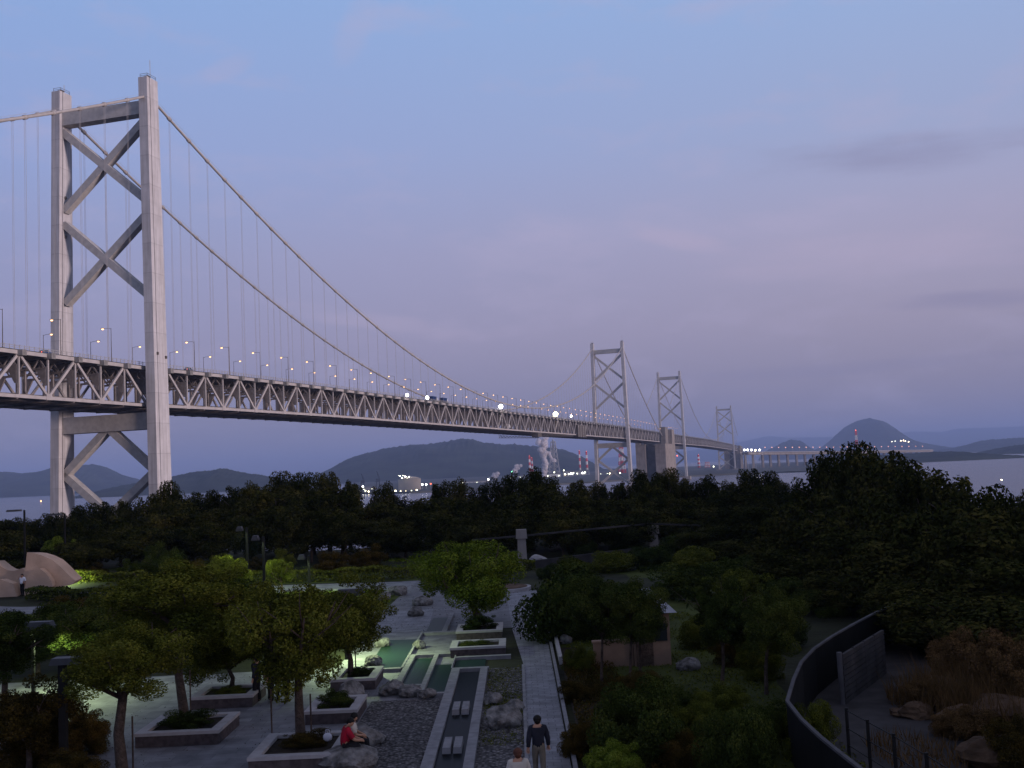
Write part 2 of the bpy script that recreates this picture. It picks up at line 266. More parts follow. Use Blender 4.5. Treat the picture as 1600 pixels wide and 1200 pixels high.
def lobed(n, nl, lobe=(.24, .42), flat=1., inner=.22, out=1.22):
    d = unit(rng.normal(0, 1, (nl, 3))); rad = rng.uniform(.25, .8, nl)[:, None]; c = d*rad; c[:, 2] *= flat; c[:nl//5] *= out
    r = rng.uniform(*lobe, nl); r[:nl//5] *= .7 if out > 1 else 1; p = r**2/np.sum(r**2); k = rng.choice(nl, n, p=p)
    u = unit(rng.normal(0, 1, (n, 3))); q = np.where(rng.random(n) < inner, rng.random(n)**.5, rng.uniform(.82, 1.05, n))[:, None]
    C = c[k]+u*q*r[k][:, None]*np.array([1, 1, .8]); return C, u+C*.6
def crown_mesh(n, nl, size, **kw):
    C, N = lobed(n, nl, **kw); ext = np.abs(C).max(0); return leaf_mesh('crown', C/ext, N, size)
CR_FINE = [crown_mesh(42000, 70, .045, lobe=(.11, .27), flat=.8, inner=.3) for _ in range(4)]
CR_MID = [crown_mesh(18000, 50, .064, lobe=(.13, .32), flat=.85, inner=.3) for _ in range(4)]
CR_FOREST = [crown_mesh(12500, 46, .085, lobe=(.17, .38), flat=.95, inner=.35, out=1.) for _ in range(5)]
CR_DOME = [crown_mesh(17000, 26, .075, lobe=(.3, .5), flat=.8, inner=.25) for _ in range(3)]
_var = {}
def crown_of(pool, i, m):
    k = (id(pool), i % len(pool), m)
    if k not in _var:
        me = pool[i % len(pool)].copy(); me.materials.clear(); me.materials.append(M[m]); _var[k] = me
    return _var[k]
def put_crown(root, me, c, r, rot, name='crown'):
    o = bpy.data.objects.new(name, me); COL.objects.link(o); o.parent = root
    o.location = [float(c[i]-root['_o'][i]) for i in range(3)]; o.scale = [float(x) for x in r]; o.rotation_euler = (0, 0, rot); return o
def trunk(root, base, c, r, rad, lean=0, nb=5, m='bark'):
    rad *= .78
    t = MB(); b = np.array(base, float); c = np.array(c, float); r = np.array(r)
    fork = b*.42+c*.58; fork[2] = b[2]+(c[2]-r[2]*.55-b[2])*.95 if c[2]-r[2]*.4 > b[2] else b[2]*.5+c[2]*.5
    w = rng.normal(0, rad*.6, 3); w[2] = 0; mid = (b+fork)/2+w
    t.tube([b-[0, 0, .15], b+[0, 0, .1], mid, fork], [rad*1.5, rad*1.1, rad*.9, rad*.75], 9)
    for k in range(nb):
        a = 2*math.pi*k/nb+rng.uniform(-.4, .4); e = c+np.array([math.cos(a)*r[0]*.62, math.sin(a)*r[1]*.62, rng.uniform(-.25, .5)*r[2]])
        s0 = fork*rng.uniform(.75, 1)+mid*0 if False else fork+(mid-fork)*rng.uniform(0, .3); m1_ = (s0+e)/2+rng.normal(0, .08, 3)*r[0]; m1_[2] += .06*r[2]
        t.tube([s0, m1_, e], [rad*.5, rad*.36, rad*.14], 6)
        for j in range(3): e2 = e+rng.normal(0, .22, 3)*r+[0, 0, .1*r[2]]; st = m1_*(1-.3*j)+e*(.3*j); t.tube([st, (st+e2)/2+rng.normal(0, .05, 3), e2], [rad*.22, rad*.14, rad*.06], 5)
    return t.build('trunk', m, root, True)
def tree(name, label, base, c, r, pool, i, m, rad=.14, group=None, nb=5, cat='tree'):
    root = empty(name, base, label, cat, group); trunk(root, base, c, r, rad, nb=nb); put_crown(root, crown_of(pool, i, m), c, r, rng.uniform(0, 6.28)); return root
# ------------------------------------------------------------------ sea, island, far land
def sstep(x): x = np.clip(x, 0, 1); return x*x*(3-2*x)
sea = MB().add([(-30000, -1500, 0), (30000, -1500, 0), (30000, 34000, 0), (-30000, 34000, 0)], [(0, 1, 2, 3)]).build('sea', 'sea'); tag(sea, kind='structure')
def land_z(x, y):
    n = .35*np.sin(x*.11+1.3)*np.cos(y*.09)+.25*np.sin(x*.23+y*.17)
    far = sstep((y-128)/95); z = ZP*(1-far)-5*far
    shade_hill = sstep((x-62)/190)*sstep((105-y)/60)*40  # unseen rise to the right, added to keep the low sun off the park
    left = sstep((-x-95)/120); z = z*(1-left*.75)
    flat = sstep((y-60)/70)+sstep((x-16)/10)+sstep((-x-48)/12)
    return z+shade_hill+n*np.clip(flat, 0, 1)-.03
gx = np.linspace(-330, 420, 151); gy = np.linspace(-260, 262, 105); X, Y = np.meshgrid(gx, gy); Z = land_z(X, Y)
Z = np.where((X < -300) | (X > 395) | (Y < -235), -4, Z)
idx = np.arange(X.size).reshape(X.shape); Q = np.stack([idx[:-1, :-1], idx[:-1, 1:], idx[1:, 1:], idx[1:, :-1]], -1).reshape(-1, 4)
me = np_mesh('ground', np.stack([X, Y, Z], -1).reshape(-1, 3), Q); g = link('ground', me, 'land'); tag(g, kind='structure')
me.polygons.foreach_set('use_smooth', [True]*len(me.polygons))
def hill(prof, Yd, depth, m, rough=.05, fall=1.6, name='hill', nx=260, ny=30):
    px = np.array([p[0] for p in prof], float); py = np.array([p[1] for p in prof], float); xs = np.linspace(px[0], px[-1], nx)
    ys = np.interp(xs, px, py); ks = np.exp(-np.linspace(-2, 2, 5)**2); ys = np.convolve(np.pad(ys, 2, mode='edge'), ks/ks.sum(), 'valid')
    V = []
    ph = rng.uniform(0, 6, 6); ridge = rng.normal(0, 1, (ny, nx)); ridge = (ridge+np.roll(ridge, 1, 1)+np.roll(ridge, 1, 0)*.5)*.55*min(3.2, Yd*.0006)
    tops = [fwd(x, y, Yd) for x, y in zip(xs, ys)]
    for j in range(ny):
        v = -1+2*j/(ny-1)
        for i, tp in enumerate(tops):
            prof_ = (1-abs(v)**fall); bumps = 1+rough*(math.sin(i*.13+ph[0]+v*5)+math.sin(i*.07-v*7+ph[1])*.9+math.sin(i*.31+v*13+ph[2])*.25)*min(1, abs(v)*3)
            jit = 1
            V.append((tp[0]*(1+v*depth/Yd*.5), Yd+v*depth, max(tp[2], 1)*prof_*bumps+ridge[j, i]*max(.0, 1-abs(v)*1.1)-2.5*abs(v)))
    i_ = np.arange(nx*ny).reshape(ny, nx); Q = np.stack([i_[:-1, :-1], i_[:-1, 1:], i_[1:, 1:], i_[1:, :-1]], -1).reshape(-1, 4)
    me = np_mesh(name, np.array(V), Q); me.polygons.foreach_set('use_smooth', [True]*len(me.polygons)); o = link(name, me, m); tag(o, kind='structure'); return o
hill([(470, 757), (500, 743), (520, 733), (560, 713), (600, 701), (650, 695), (690, 691), (705, 688), (722, 686), (740, 688), (755, 692), (800, 695), (850, 698), (880, 702), (905, 712), (940, 734), (985, 762)], 6600, 1700, 'hill', .05)
hill([(-60, 750), (-20, 738), (10, 737), (40, 741), (60, 738), (85, 731), (120, 727), (150, 726), (165, 731), (185, 742), (215, 753), (260, 770)], 8000, 1500, 'hill')
hill([(120, 782), (150, 770), (180, 762), (210, 756), (245, 752), (270, 746), (300, 738), (330, 736), (350, 732), (368, 737), (400, 742), (430, 746), (460, 758), (490, 770)], 4300, 700, 'hill', .06)
hill([(1225, 712), (1270, 705), (1295, 694), (1310, 680), (1325, 665), (1340, 657), (1357, 653), (1372, 657), (1387, 668), (1402, 680), (1425, 690), (1450, 696), (1500, 704)], 12000, 1800, 'hilld', .03)
hill([(1195, 706), (1208, 700), (1220, 693), (1235, 687), (1250, 689), (1262, 698), (1275, 706)], 11000, 700, 'hilld', .03)
hill([(1440, 708), (1480, 703), (1510, 696), (1540, 688), (1570, 686), (1600, 684), (1660, 682), (1720, 690)], 9000, 1300, 'hill', .05)
hill([(1520, 716), (1540, 709), (1555, 703), (1575, 699), (1600, 695), (1650, 690), (1720, 690)], 4700, 650, 'hill', .05)
hill([(1300, 716), (1345, 713), (1400, 711), (1440, 708), (1480, 706), (1510, 708), (1535, 711), (1560, 713)], 3600, 900, 'hill', .06)
hill([(820, 724), (900, 719), (1000, 711), (1080, 704), (1150, 692), (1200, 681), (1230, 684), (1300, 683), (1380, 679), (1430, 674), (1470, 675), (1500, 669), (1560, 668), (1620, 665), (1720, 670)], 28500, 3000, 'hilld', .02)
sp = [at(540, 772, 0), at(640, 771, 0), at(760, 765, 0), at(900, 756, 0), at(1060, 746, 0), at(1180, 740, 0), at(1262, 737.5, 0), at(1310, 733, 0)]
poly = [(p[0], p[1]) for p in sp]+[(1500, 4300), (1200, 5600), (-900, 5600)]
tag(MB().prism(poly, -3, 2.5).build('shore', 'shore'), kind='structure')
# ------------------------------------------------------------------ the suspension bridges
def zbot(s): return np.interp(s, [-290, -75, 0, 50, 150, 480, 1000, 1600, 2000, 2660, 3000], [60.5, 62, 62, 62.8, 63.5, 63.6, 64.2, 62.5, 62, 57, 53])
TD = 13.6
def ztop(s): return zbot(s)+TD
PAN = 13.026
def tower(root, s, ztp, detail):
    T = empty('tower', None, parent=root); k = (ztp-62)/(184-62)
    zz = lambda z: z if z < 62 else 62+(z-62)*k
    tc_ = lambda z: 21.4-2.3*z/184.; ws = lambda z: 4.6-1.25*z/184.; wt = 1.85
    for sg in (-1, 1):
        sec = []
        for z in (1, 62, 184):
            c, h = sg*tc_(z), ws(z); u = -h+h*2*.24
            loop = [(-h, -wt), (u-.12, -wt), (u-.12, -wt+.55), (u+.25, -wt+.55), (u+.25, -wt), (h, -wt), (h, wt), (u+.25, wt), (u+.25, wt-.55), (u-.12, wt-.55), (u-.12, wt), (-h, wt)]
            sec.append([B(s+a, c+b, zz(z)) for a, b in loop])
        n = 12; m = MB(); vs = sec[0]+sec[1]+sec[2]; fs = [(i, i+n, (i+1) % n+n, (i+1) % n) for i in range(n)]+[(i+n, i+2*n, (i+1) % n+2*n, (i+1) % n+n) for i in range(n)]
        fs += [tuple(range(2*n, 3*n))[::-1]]; m.add(vs, fs); lg = m.build('leg', 'steel', T)
        if detail:
            q = MB(); z = zz(184)
            for a in (-2.6, 2.6):
                for b in (-1.5, 1.5): q.beam(B(s+a, sg*19.1+b, z), B(s+a, sg*19.1+b, z+1.5), .12, .12)
            for zz_ in (.75, 1.4):
                q.beam(B(s-2.6, sg*19.1-1.5, z+zz_), B(s+2.6, sg*19.1-1.5, z+zz_), .1, .1); q.beam(B(s-2.6, sg*19.1-1.5, z+zz_), B(s-2.6, sg*19.1+1.5, z+zz_), .1, .1)
            q.bbox(s-1.2, s+.6, sg*19.1-.8, sg*19.1+.8, z, z+1.1); q.build('top_railing', 'dark', T)
            q = MB(); q.beam(B(s+1.5, sg*19.1, z), B(s+1.5, sg*19.1, z+(8 if sg < 0 else 4)), .16, .16); q.build('antenna', 'steel2', T)
            for a, zc in ((-2.2, 80.5), (2.9, 79.5)) if sg < 0 else ((-.5, 143), (-.5, 128)): MB().bbox(s+a-.35, s+a+.35, sg*tc_(zc)-wt-.55, sg*tc_(zc)-wt+.1, zc-.5, zc+.5).build('marker_box', 'dark', T)
        MB().bbox(s-8, s+8, sg*21.4-7, sg*21.4+7, -4, 5.5).build('pier', 'conc', T)
    def cross(z0, z1, d): MB().hexa([B(s-d, -19, zz(z0)), B(s+d, -19, zz(z0)), B(s+d, 19, zz(z0)), B(s-d, 19, zz(z0))], [B(s-d, -19, zz(z1)), B(s+d, -19, zz(z1)), B(s+d, 19, zz(z1)), B(s-d, 19, zz(z1))]).build('cross_beam', 'steel2', T)
    cross(170.6, 175.6, 2.2); cross(53.2, 59.3, 2.6)
    up = (*SH, 0)
    def brace(t0, z0, t1, z1, d=0): MB().beam(B(s+d, t0, zz(z0)), B(s+d, t1, zz(z1)), 2.7, (3.1 if detail and s < 500 else 2.3)-d*2, up).build('diagonal_brace', 'steel2', T)
    for z0, z1 in ((168.5, 138), (132.8, 102.5)): brace(18, z0, -18, z1); brace(-18, z0, 18, z1, .05)
    brace(.6, 54, 19.4, 38); brace(-.6, 54, -19.4, 38); brace(19.4, 38, -19.6, 7); brace(-19.4, 38, 19.6, 7, .05)
    return T
def suspension(label, s0, tA, tB, s1, zA, zB, zmid, near):
    root = empty('suspension_bridge', B((s0+s1)/2, 0, 0), label, 'bridge')
    tower(root, tA, zA, near); tower(root, tB, zB, near)
    cA, cB = zA-6.2, zB-6.2; mid = (tA+tB)/2; half = (tB-tA)/2
    def zc(s):
        if s < tA: d = tA-s; return cA-.46*d+.00036*d*d
        if s > tB: d = s-tB; return cB-.44*d+.00030*d*d
        w = (s-tA)/(tB-tA); return zmid+(cA-zmid)*((mid-s)/half)**2 if s < mid else zmid+(cB-zmid)*((s-mid)/half)**2
    ss = [s0+(s1-s0)*i/240 for i in range(241)]
    ss = sorted(set([round(x, 2) for x in ss]+[tA, tB]))
    for sg in (-1, 1):
        m = MB(); m.tube([B(s, sg*19.3, zc(s)) for s in ss], .52 if near else .48, 7)
        if near:
            k = math.ceil((s0-tA)/PAN)
            while tA+k*PAN < s1:
                s = tA+k*PAN; a, b = B(s-.7, sg*19.3, zc(s-.7)), B(s+.7, sg*19.3, zc(s+.7)); m.tube([a, b], .78, 7); k += 1
            for dz in (1.25,):
                m.tube([B(s, sg*19.3-.45, zc(s)+dz) for s in ss], .035, 4)
        m.build('main_cable', 'cable', root, True)
    # hanger ropes
    pos = []
    k = math.ceil((s0+30-tA)/PAN)
    while tA+k*PAN < s1-30:
        s = tA+k*PAN
        if min(abs(s-tA), abs(s-tB)) > 6 and zc(s) > ztop(s)+1.5: pos += [(s, -1), (s, 1)]
        k += 1
    pos.sort(key=lambda p: math.hypot(p[0]-CS, p[1]*19.3-CT)); rest = MB(); r = .05 if near else .07
    for i, (s, sg) in enumerate(pos):
        m = MB() if i < 100 else rest
        for d in (-.32, .32): m.tube([B(s+d, sg*19.3, ztop(s)-.5), B(s+d, sg*19.3, zc(s)-.4)], r, 4, False)
        if i < 100: m.build('hanger', 'rope', root)
    if rest.v: tag(rest.build('hanger_ropes', 'rope', root), kind='stuff')
    # stiffening truss
    ks = list(range(math.ceil((s0-tA)/PAN), int((s1-tA)/PAN)+1)); S = [tA+k*PAN for k in ks]; lim = sorted(abs(x-CS) for x in S)[95]
    for sg in (-1, 1):
        T = empty('truss', None, parent=root); t = sg*16; a = MB(); b = MB(); c = MB(); e = MB(); v = MB()
        for i in range(len(S)-1):
            x0, x1 = S[i], S[i+1]
            a.beam(B(x0, t, ztop(x0)), B(x1, t, ztop(x1)), .95, 1.2); b.beam(B(x0, t, zbot(x0)), B(x1, t, zbot(x1)), .95, 1.05)
            lo, hi = (x0, x1) if ks[i] % 2 == 0 else (x1, x0)
            c.beam(B(lo, t, zbot(lo)+.3), B(hi, t, ztop(hi)-.3), .62, .85)
        for i, x in enumerate(S):
            solo = near and sg < 0 and abs(x-CS) <= lim; v_, e_ = (MB(), MB()) if solo else (v, e)
            v_.beam(B(x, t, zbot(x)+.4), B(x, t, ztop(x)-.4), .55, .5, (*SH, 0))
            if sg < 0: e_.bbox(x-.95, x+.95, t-2.3, t+.6, ztop(x)-1.15, ztop(x)+.7)
            else: e_.bbox(x-1, x+1, t-.6, t+.72, ztop(x)-1.15, ztop(x)+.7)
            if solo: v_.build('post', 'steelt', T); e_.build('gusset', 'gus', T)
            if ks[i] % 2 == 0: b.bbox(x-1.3, x+1.3, t-.56, t+.56, zbot(x)-.62, zbot(x)+1.2)
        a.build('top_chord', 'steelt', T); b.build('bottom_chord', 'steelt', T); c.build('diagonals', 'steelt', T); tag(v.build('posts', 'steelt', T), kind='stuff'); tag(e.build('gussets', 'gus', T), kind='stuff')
    # cross frames carrying road and rail
    fr = sorted(S, key=lambda s: abs(s-CS)); rest = MB()
    for i, x in enumerate(fr):
        m = MB() if i < 90 else rest
        zt_, zb_ = ztop(x), zbot(x); w = (*SH, 0)
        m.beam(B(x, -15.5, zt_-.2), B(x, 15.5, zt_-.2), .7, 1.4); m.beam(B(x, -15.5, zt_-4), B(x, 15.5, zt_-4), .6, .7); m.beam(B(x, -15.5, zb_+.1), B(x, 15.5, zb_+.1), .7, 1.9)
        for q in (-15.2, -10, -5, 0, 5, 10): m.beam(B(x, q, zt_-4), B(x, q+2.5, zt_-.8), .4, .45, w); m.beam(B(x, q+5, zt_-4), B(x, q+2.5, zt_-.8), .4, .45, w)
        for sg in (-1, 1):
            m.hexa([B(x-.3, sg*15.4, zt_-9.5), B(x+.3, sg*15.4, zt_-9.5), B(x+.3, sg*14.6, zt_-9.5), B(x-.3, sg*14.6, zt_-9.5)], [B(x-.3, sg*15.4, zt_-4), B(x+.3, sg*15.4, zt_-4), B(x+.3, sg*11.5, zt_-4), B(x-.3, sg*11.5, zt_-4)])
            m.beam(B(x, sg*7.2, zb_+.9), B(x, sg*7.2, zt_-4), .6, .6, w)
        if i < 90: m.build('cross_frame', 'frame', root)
    if rest.v: tag(rest.build('cross_frames', 'frame', root), kind='stuff')
    d = MB(); rr = MB(); bl = MB(); ra = MB(); wk = MB()
    for i in range(len(S)-1):
        x0, x1 = S[i], S[i+1]
        def slab(m, t0, t1, f, za, zb): m.hexa([B(x0, t1, f(x0)+za), B(x0, t0, f(x0)+za), B(x1, t0, f(x1)+za), B(x1, t1, f(x1)+za)], [B(x0, t1, f(x0)+zb), B(x0, t0, f(x0)+zb), B(x1, t0, f(x1)+zb), B(x1, t1, f(x1)+zb)])
        slab(d, -14.8, 14.8, ztop, .75, 1.15); slab(rr, -10.5, 10.5, zbot, 1.06, 1.5)
        for q in (-9, -6, -3, 3, 6, 9): slab(rr, q-.3, q+.3, zbot, .2, 1.05)
        slab(wk, -14.8, -11.6, zbot, -.55, -.4)
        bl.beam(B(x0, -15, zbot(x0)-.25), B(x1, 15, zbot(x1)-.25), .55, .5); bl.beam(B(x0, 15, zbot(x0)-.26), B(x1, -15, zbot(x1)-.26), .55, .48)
        for sg in (-1, 1):
            ra.beam(B(x0, sg*14.6, ztop(x0)+2.35), B(x1, sg*14.6, ztop(x1)+2.35), .14, .14); ra.beam(B(x0, sg*14.6, ztop(x0)+1.75), B(x1, sg*14.6, ztop(x1)+1.75), .1, .12)
            for q in range(6): x = x0+(x1-x0)*q/6; ra.beam(B(x, sg*14.6, ztop(x)+1.15), B(x, sg*14.6, ztop(x)+2.6), .16, .16)
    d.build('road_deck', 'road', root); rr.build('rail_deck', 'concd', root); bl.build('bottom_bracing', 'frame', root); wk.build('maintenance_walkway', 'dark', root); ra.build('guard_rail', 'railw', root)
    return S
suspension('pale grey suspension bridge with double-deck truss and the tall tower over the treetops', -300, 0, 990, 1299.5, 184, 186, 82.5, True)
suspension('faint second suspension bridge in the haze beyond the concrete anchorage', 1416, 1559, 2659, 2850, 191.5, 178.5, 77, False)
def anchorage(s0, s1, zt, zp, label):
    r = empty('bridge_anchorage', B((s0+s1)/2, 0, 0), label, 'anchorage')
    m = MB(); m.bbox(s0, s1, -23, -7, -3, zt); m.build('anchor_block', 'conc', r)
    m = MB(); m.bbox(s0, s1, 8, 23, -3, zt); m.build('anchor_block', 'conc', r)
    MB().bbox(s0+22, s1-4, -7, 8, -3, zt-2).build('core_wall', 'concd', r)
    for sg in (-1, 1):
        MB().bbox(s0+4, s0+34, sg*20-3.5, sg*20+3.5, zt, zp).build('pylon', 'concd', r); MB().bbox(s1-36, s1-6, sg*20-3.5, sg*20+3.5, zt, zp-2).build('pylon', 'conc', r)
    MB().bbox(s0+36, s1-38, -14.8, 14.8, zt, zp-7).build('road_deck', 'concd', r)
anchorage(1300, 1415, 60.5, 86, 'massive concrete anchorage block between the second and third towers')
anchorage(2851, 2965, 52, 70, 'distant concrete anchorage at the far end beside the fourth tower')
# approach viaduct bending away to the right
va = empty('viaduct', fwd(1300, 720, 3400), 'long pale viaduct on slender piers beyond the last tower', 'viaduct')
vp = [(1158, 709, 3080), (1200, 709, 3150), (1250, 708.5, 3240), (1300, 708, 3350), (1350, 707, 3500), (1400, 706, 3700), (1453, 705, 4000)]
VX = [1164, 1176, 1191, 1203, 1216, 1230, 1244, 1257, 1271, 1285, 1299, 1313, 1327, 1341, 1355, 1368, 1381, 1393, 1404, 1414, 1423, 1432, 1440, 1447, 1453]
vpt = [fwd(x, np.interp(x, [p[0] for p in vp], [p[1] for p in vp]), np.interp(x, [p[0] for p in vp], [p[2] for p in vp])) for x in VX]
m = MB(); m2 = MB()
for a, b in zip(vpt[:-1], vpt[1:]): m.beam(a, b, 24, 6); m2.beam(np.array(a)+[0, 0, 4.8], np.array(b)+[0, 0, 4.8], 25, 1.6)
m.build('girder', 'conc', va); m2.build('parapet', 'steel2', va)
for p in vpt:
    q = MB(); q.hexa([(p[0]-2.6, p[1]-7, -3), (p[0]+2.6, p[1]-7, -3), (p[0]+2.6, p[1]+7, -3), (p[0]-2.6, p[1]+7, -3)], [(p[0]-2.2, p[1]-7, p[2]-3), (p[0]+2.2, p[1]-7, p[2]-3), (p[0]+2.2, p[1]+7, p[2]-3), (p[0]-2.2, p[1]+7, p[2]-3)])
    q.bbox if 0 else None; q.build('pier', 'conc', va)
# lamp standards on the bridges: tall pole, arm over the road, lit head
def lamp_proto(sg):
    r = empty('street_lamp', B(0, sg*14.6, 0)); d = -sg
    m = MB(); m.tube([B(0, sg*14.6, 0), B(0, sg*14.6, 11.9)], [.16, .09], 6); m.build('pole', 'dark', r)
    m = MB(); m.tube([B(0, sg*14.6, 11.6), B(0, sg*14.6+d*1.2, 11.9), B(0, sg*14.6+d*2.9, 11.95)], [.07, .07, .06], 5); h = m.build('arm', 'dark', r)
    m = MB(); m.bbox(-.3, .3, *sorted((sg*14.6+d*2.7, sg*14.6+d*4.1)), 11.86, 12.08); hd = m.build('lamp_hood', 'steel2', r)
    m = MB(); m.sphere(B(0, sg*14.6+d*3.45, 11.72), .42, 8, (1, 1, .5)); l = m.build('lens', 'e_or', r); l.parent = hd
    r['_s'] = sg; return r
for sg, nm, off in ((-1, 'near', 8), (1, 'far', 9)):
    pr = lamp_proto(sg); n = 0; first = True
    base = np.array(B(0, sg*14.6, 0))
    for k in range(-4, 60):
        s = off+26.05*k
        if s > 1560 or abs(s) < 5 or abs(s-990) < 5 or 1296 < s < 1420: continue
        o = pr if first else copy_tree(pr, (0, 0, 0)); first = False
        o.location = list(B(s, sg*14.6, ztop(s)+1.1)); i = k if k >= 1 else 1-k
        if s < 0: lb = f'lit orange lamp on the {nm} deck edge, {ordn(i)} left of the tallest tower'
        elif s < 990: lb = f'lit orange lamp on the {nm} deck edge, {ordn(k+1)} right of the tallest tower'
        else: lb = f'tiny lit lamp on the {nm} deck edge, {ordn(k-37)} beyond the second tower'
        tag(o, lb, 'street lamp', 'street lamps along the bridge deck')
# lamps on the viaduct
pr = empty('street_lamp', (0, 0, 0)); MB().tube([(0, 0, 0), (0, 0, 13)], [.4, .25], 5).build('pole', 'steel2', pr); MB().sphere((0, 0, 13.6), 1.35, 8).build('lamp_globe', 'e_or2', pr)
vx2 = [1196+10.7*i for i in range(24)]
for i, x in enumerate(vx2):
    o = pr if i == 0 else copy_tree(pr, (0, 0, 0)); Yv = np.interp(x, [p[0] for p in vp], [p[2] for p in vp]); p = fwd(x, np.interp(x, [q[0] for q in vp], [q[1] for q in vp]), Yv); o.location = [p[0], p[1], p[2]+5]
    tag(o, f'faint reddish lamp on the distant viaduct, {ordn(i+1)} right of the white floodlights', 'street lamp', 'street lamps on the viaduct')
# big white floodlights along the near rail
for x, y, s, c, r, lb in ((633, 617, 255, 'e_wh', .95, 'glaring white work light on the bridge rail, leftmost of the pair'), (665, 621, 289, 'e_wh', 1.05, 'glaring white work light on the bridge rail, right of the pair'), (780, 635, 449, 'e_wh', 1.7, 'large white work light on the bridge rail near mid-span'), (866, 647, 626, 'e_ye', 2.3, 'large yellowish work light on the bridge rail past mid-span'), (890, 650, 690, 'e_wh', 1.1, 'small white work light on the bridge rail beside the dark side cover')):
    zz = onT(x, y, -17)[1]; q = empty('work_light', B(s, -16.8, ztop(s)+1), lb, 'work light', 'work lights on the bridge')
    MB().beam(B(s, -16.8, ztop(s)-.4), B(s, -16.8, zz), .25, .25).build('bracket', 'dark', q); MB().sphere(B(s, -17.2, zz), r, 10).build('bulb', c, q); MB().bbox(s-r*.7, s+r*.7, -16.6, -16.2, zz-r*.7, zz+r*.7).build('reflector', 'dark', q)
# gantries
q = empty('maintenance_gantry', B(620, 0, 60), 'dark lattice maintenance gantry hanging under the bridge truss', 'gantry'); m = MB()
for t in (-17.5, 17.5):
    m.beam(B(556, t, zbot(556)-3.6), B(692, t, zbot(692)-1.9), .4, .4); m.beam(B(556, t, zbot(556)-1.6), B(692, t, zbot(692)-1.2), .3, .3)
    for i in range(14): s = 556+i*10; m.beam(B(s, t, zbot(s)-3.6+i*.13), B(s+5, t, zbot(s)-1.4), .25, .25); m.beam(B(s+5, t, zbot(s)-1.4), B(s+10, t, zbot(s)-3.5+i*.13), .25, .25)
m.build('lattice_boom', 'dark', q); MB().bbox(553, 566, -18.6, -13, zbot(560)-4.6, zbot(560)-1.2).build('gantry_cab', 'dark', q)
q = empty('side_cover', B(730, -17, 66), 'dark sheeted work platform hung on the side of the truss', 'work platform'); MB().bbox(712, 748, -18.8, -16.8, 61.8, 73.5).build('sheeting', 'dark', q)
m = MB()
for s in (713, 724, 736, 747): m.bbox(s-.4, s+.4, -19.1, -18.85, 61.2, 74.2)
m.build('scaffold_pole', 'steel2', q)
# vehicles
def car(s, t, label, paint, L=4.4, truck=False, z=None):
    z0 = ztop(s)+1.16 if z is None else z
    r = empty('parked_car' if False else ('truck' if truck else 'car'), B(s, t, z0), label, 'truck' if truck else 'car')
    def loft(secs, m_, nm):
        m = MB(); vs = []; n = len(secs[0])
        for q in secs: vs += q
        fs = [tuple(range(n))[::-1], tuple(range((len(secs)-1)*n, len(secs)*n))]
        for j in range(len(secs)-1):
            for i in range(n): fs.append((j*n+i, j*n+(i+1) % n, (j+1)*n+(i+1) % n, (j+1)*n+i))
        return m.add(vs, fs).build(nm, m_, r)
    w = .85 if not truck else 1.2
    if not truck:
        side = [(-L/2, .35), (-L/2, .8), (-L/2+.3, .92), (L/2-1.2, .9), (L/2-.1, .74), (L/2, .4)]
        loft([[B(s+a, t+k*w, z0+h) for a, h in side] for k in (-1, 1)], paint, 'body')
        cab = [(-L/2+.4, .9), (-L/2+.9, 1.42), (L/2-2.1, 1.44), (L/2-1.25, .9)]
        loft([[B(s+a, t+k*(w-.1), z0+h) for a, h in cab] for k in (-1, 1)], 'glass', 'windows'); MB().bbox(s-L/2+.95, s+L/2-2.15, t-w+.12, t+w-.12, z0+1.43, z0+1.49).build('roof', paint, r)
        m = MB(); m.bbox(s-L/2-.03, s-L/2+.05, t-w+.05, t-w+.35, z0+.6, z0+.8); m.build('tail_light', 'e_rd', r); wr = .31
    else:
        MB().bbox(s-L/2, s+L/2-2.2, t-w, t+w, z0+.9, z0+3.5).build('cargo_box', paint, r)
        cab = [(L/2-2.1, .5), (L/2-2.1, 2.7), (L/2-.6, 2.7), (L/2-.1, 1.6), (L/2, .5)]; loft([[B(s+a, t+k*(w-.05), z0+h) for a, h in cab] for k in (-1, 1)], 'carw', 'cab'); wr = .48
    for a in (-L/2+.8, L/2-.8):
        for k in (-1, 1): MB().tube([B(s+a, t+k*w-.12, z0+wr), B(s+a, t+k*w+.12, z0+wr)], wr, 12).build('wheel', 'tyre', r)
    return r
car(-47, -11, 'blue car driving on the bridge deck left of the tallest tower', 'carb', 5.2)
car(33, -12.6, 'small blue car on the deck just right of the tallest tower', 'carb', 4.2)
for k, s in enumerate((314, 334)): car(s, -12.2, f'long blue truck on the deck below the cable, {ordn(k+1)} right of the paired work lights', 'blue', 10, True)
car(493, -9.2, 'white van on the lower deck inside the truss near mid-span', 'carw', 9, True, zbot(493)+1.55)
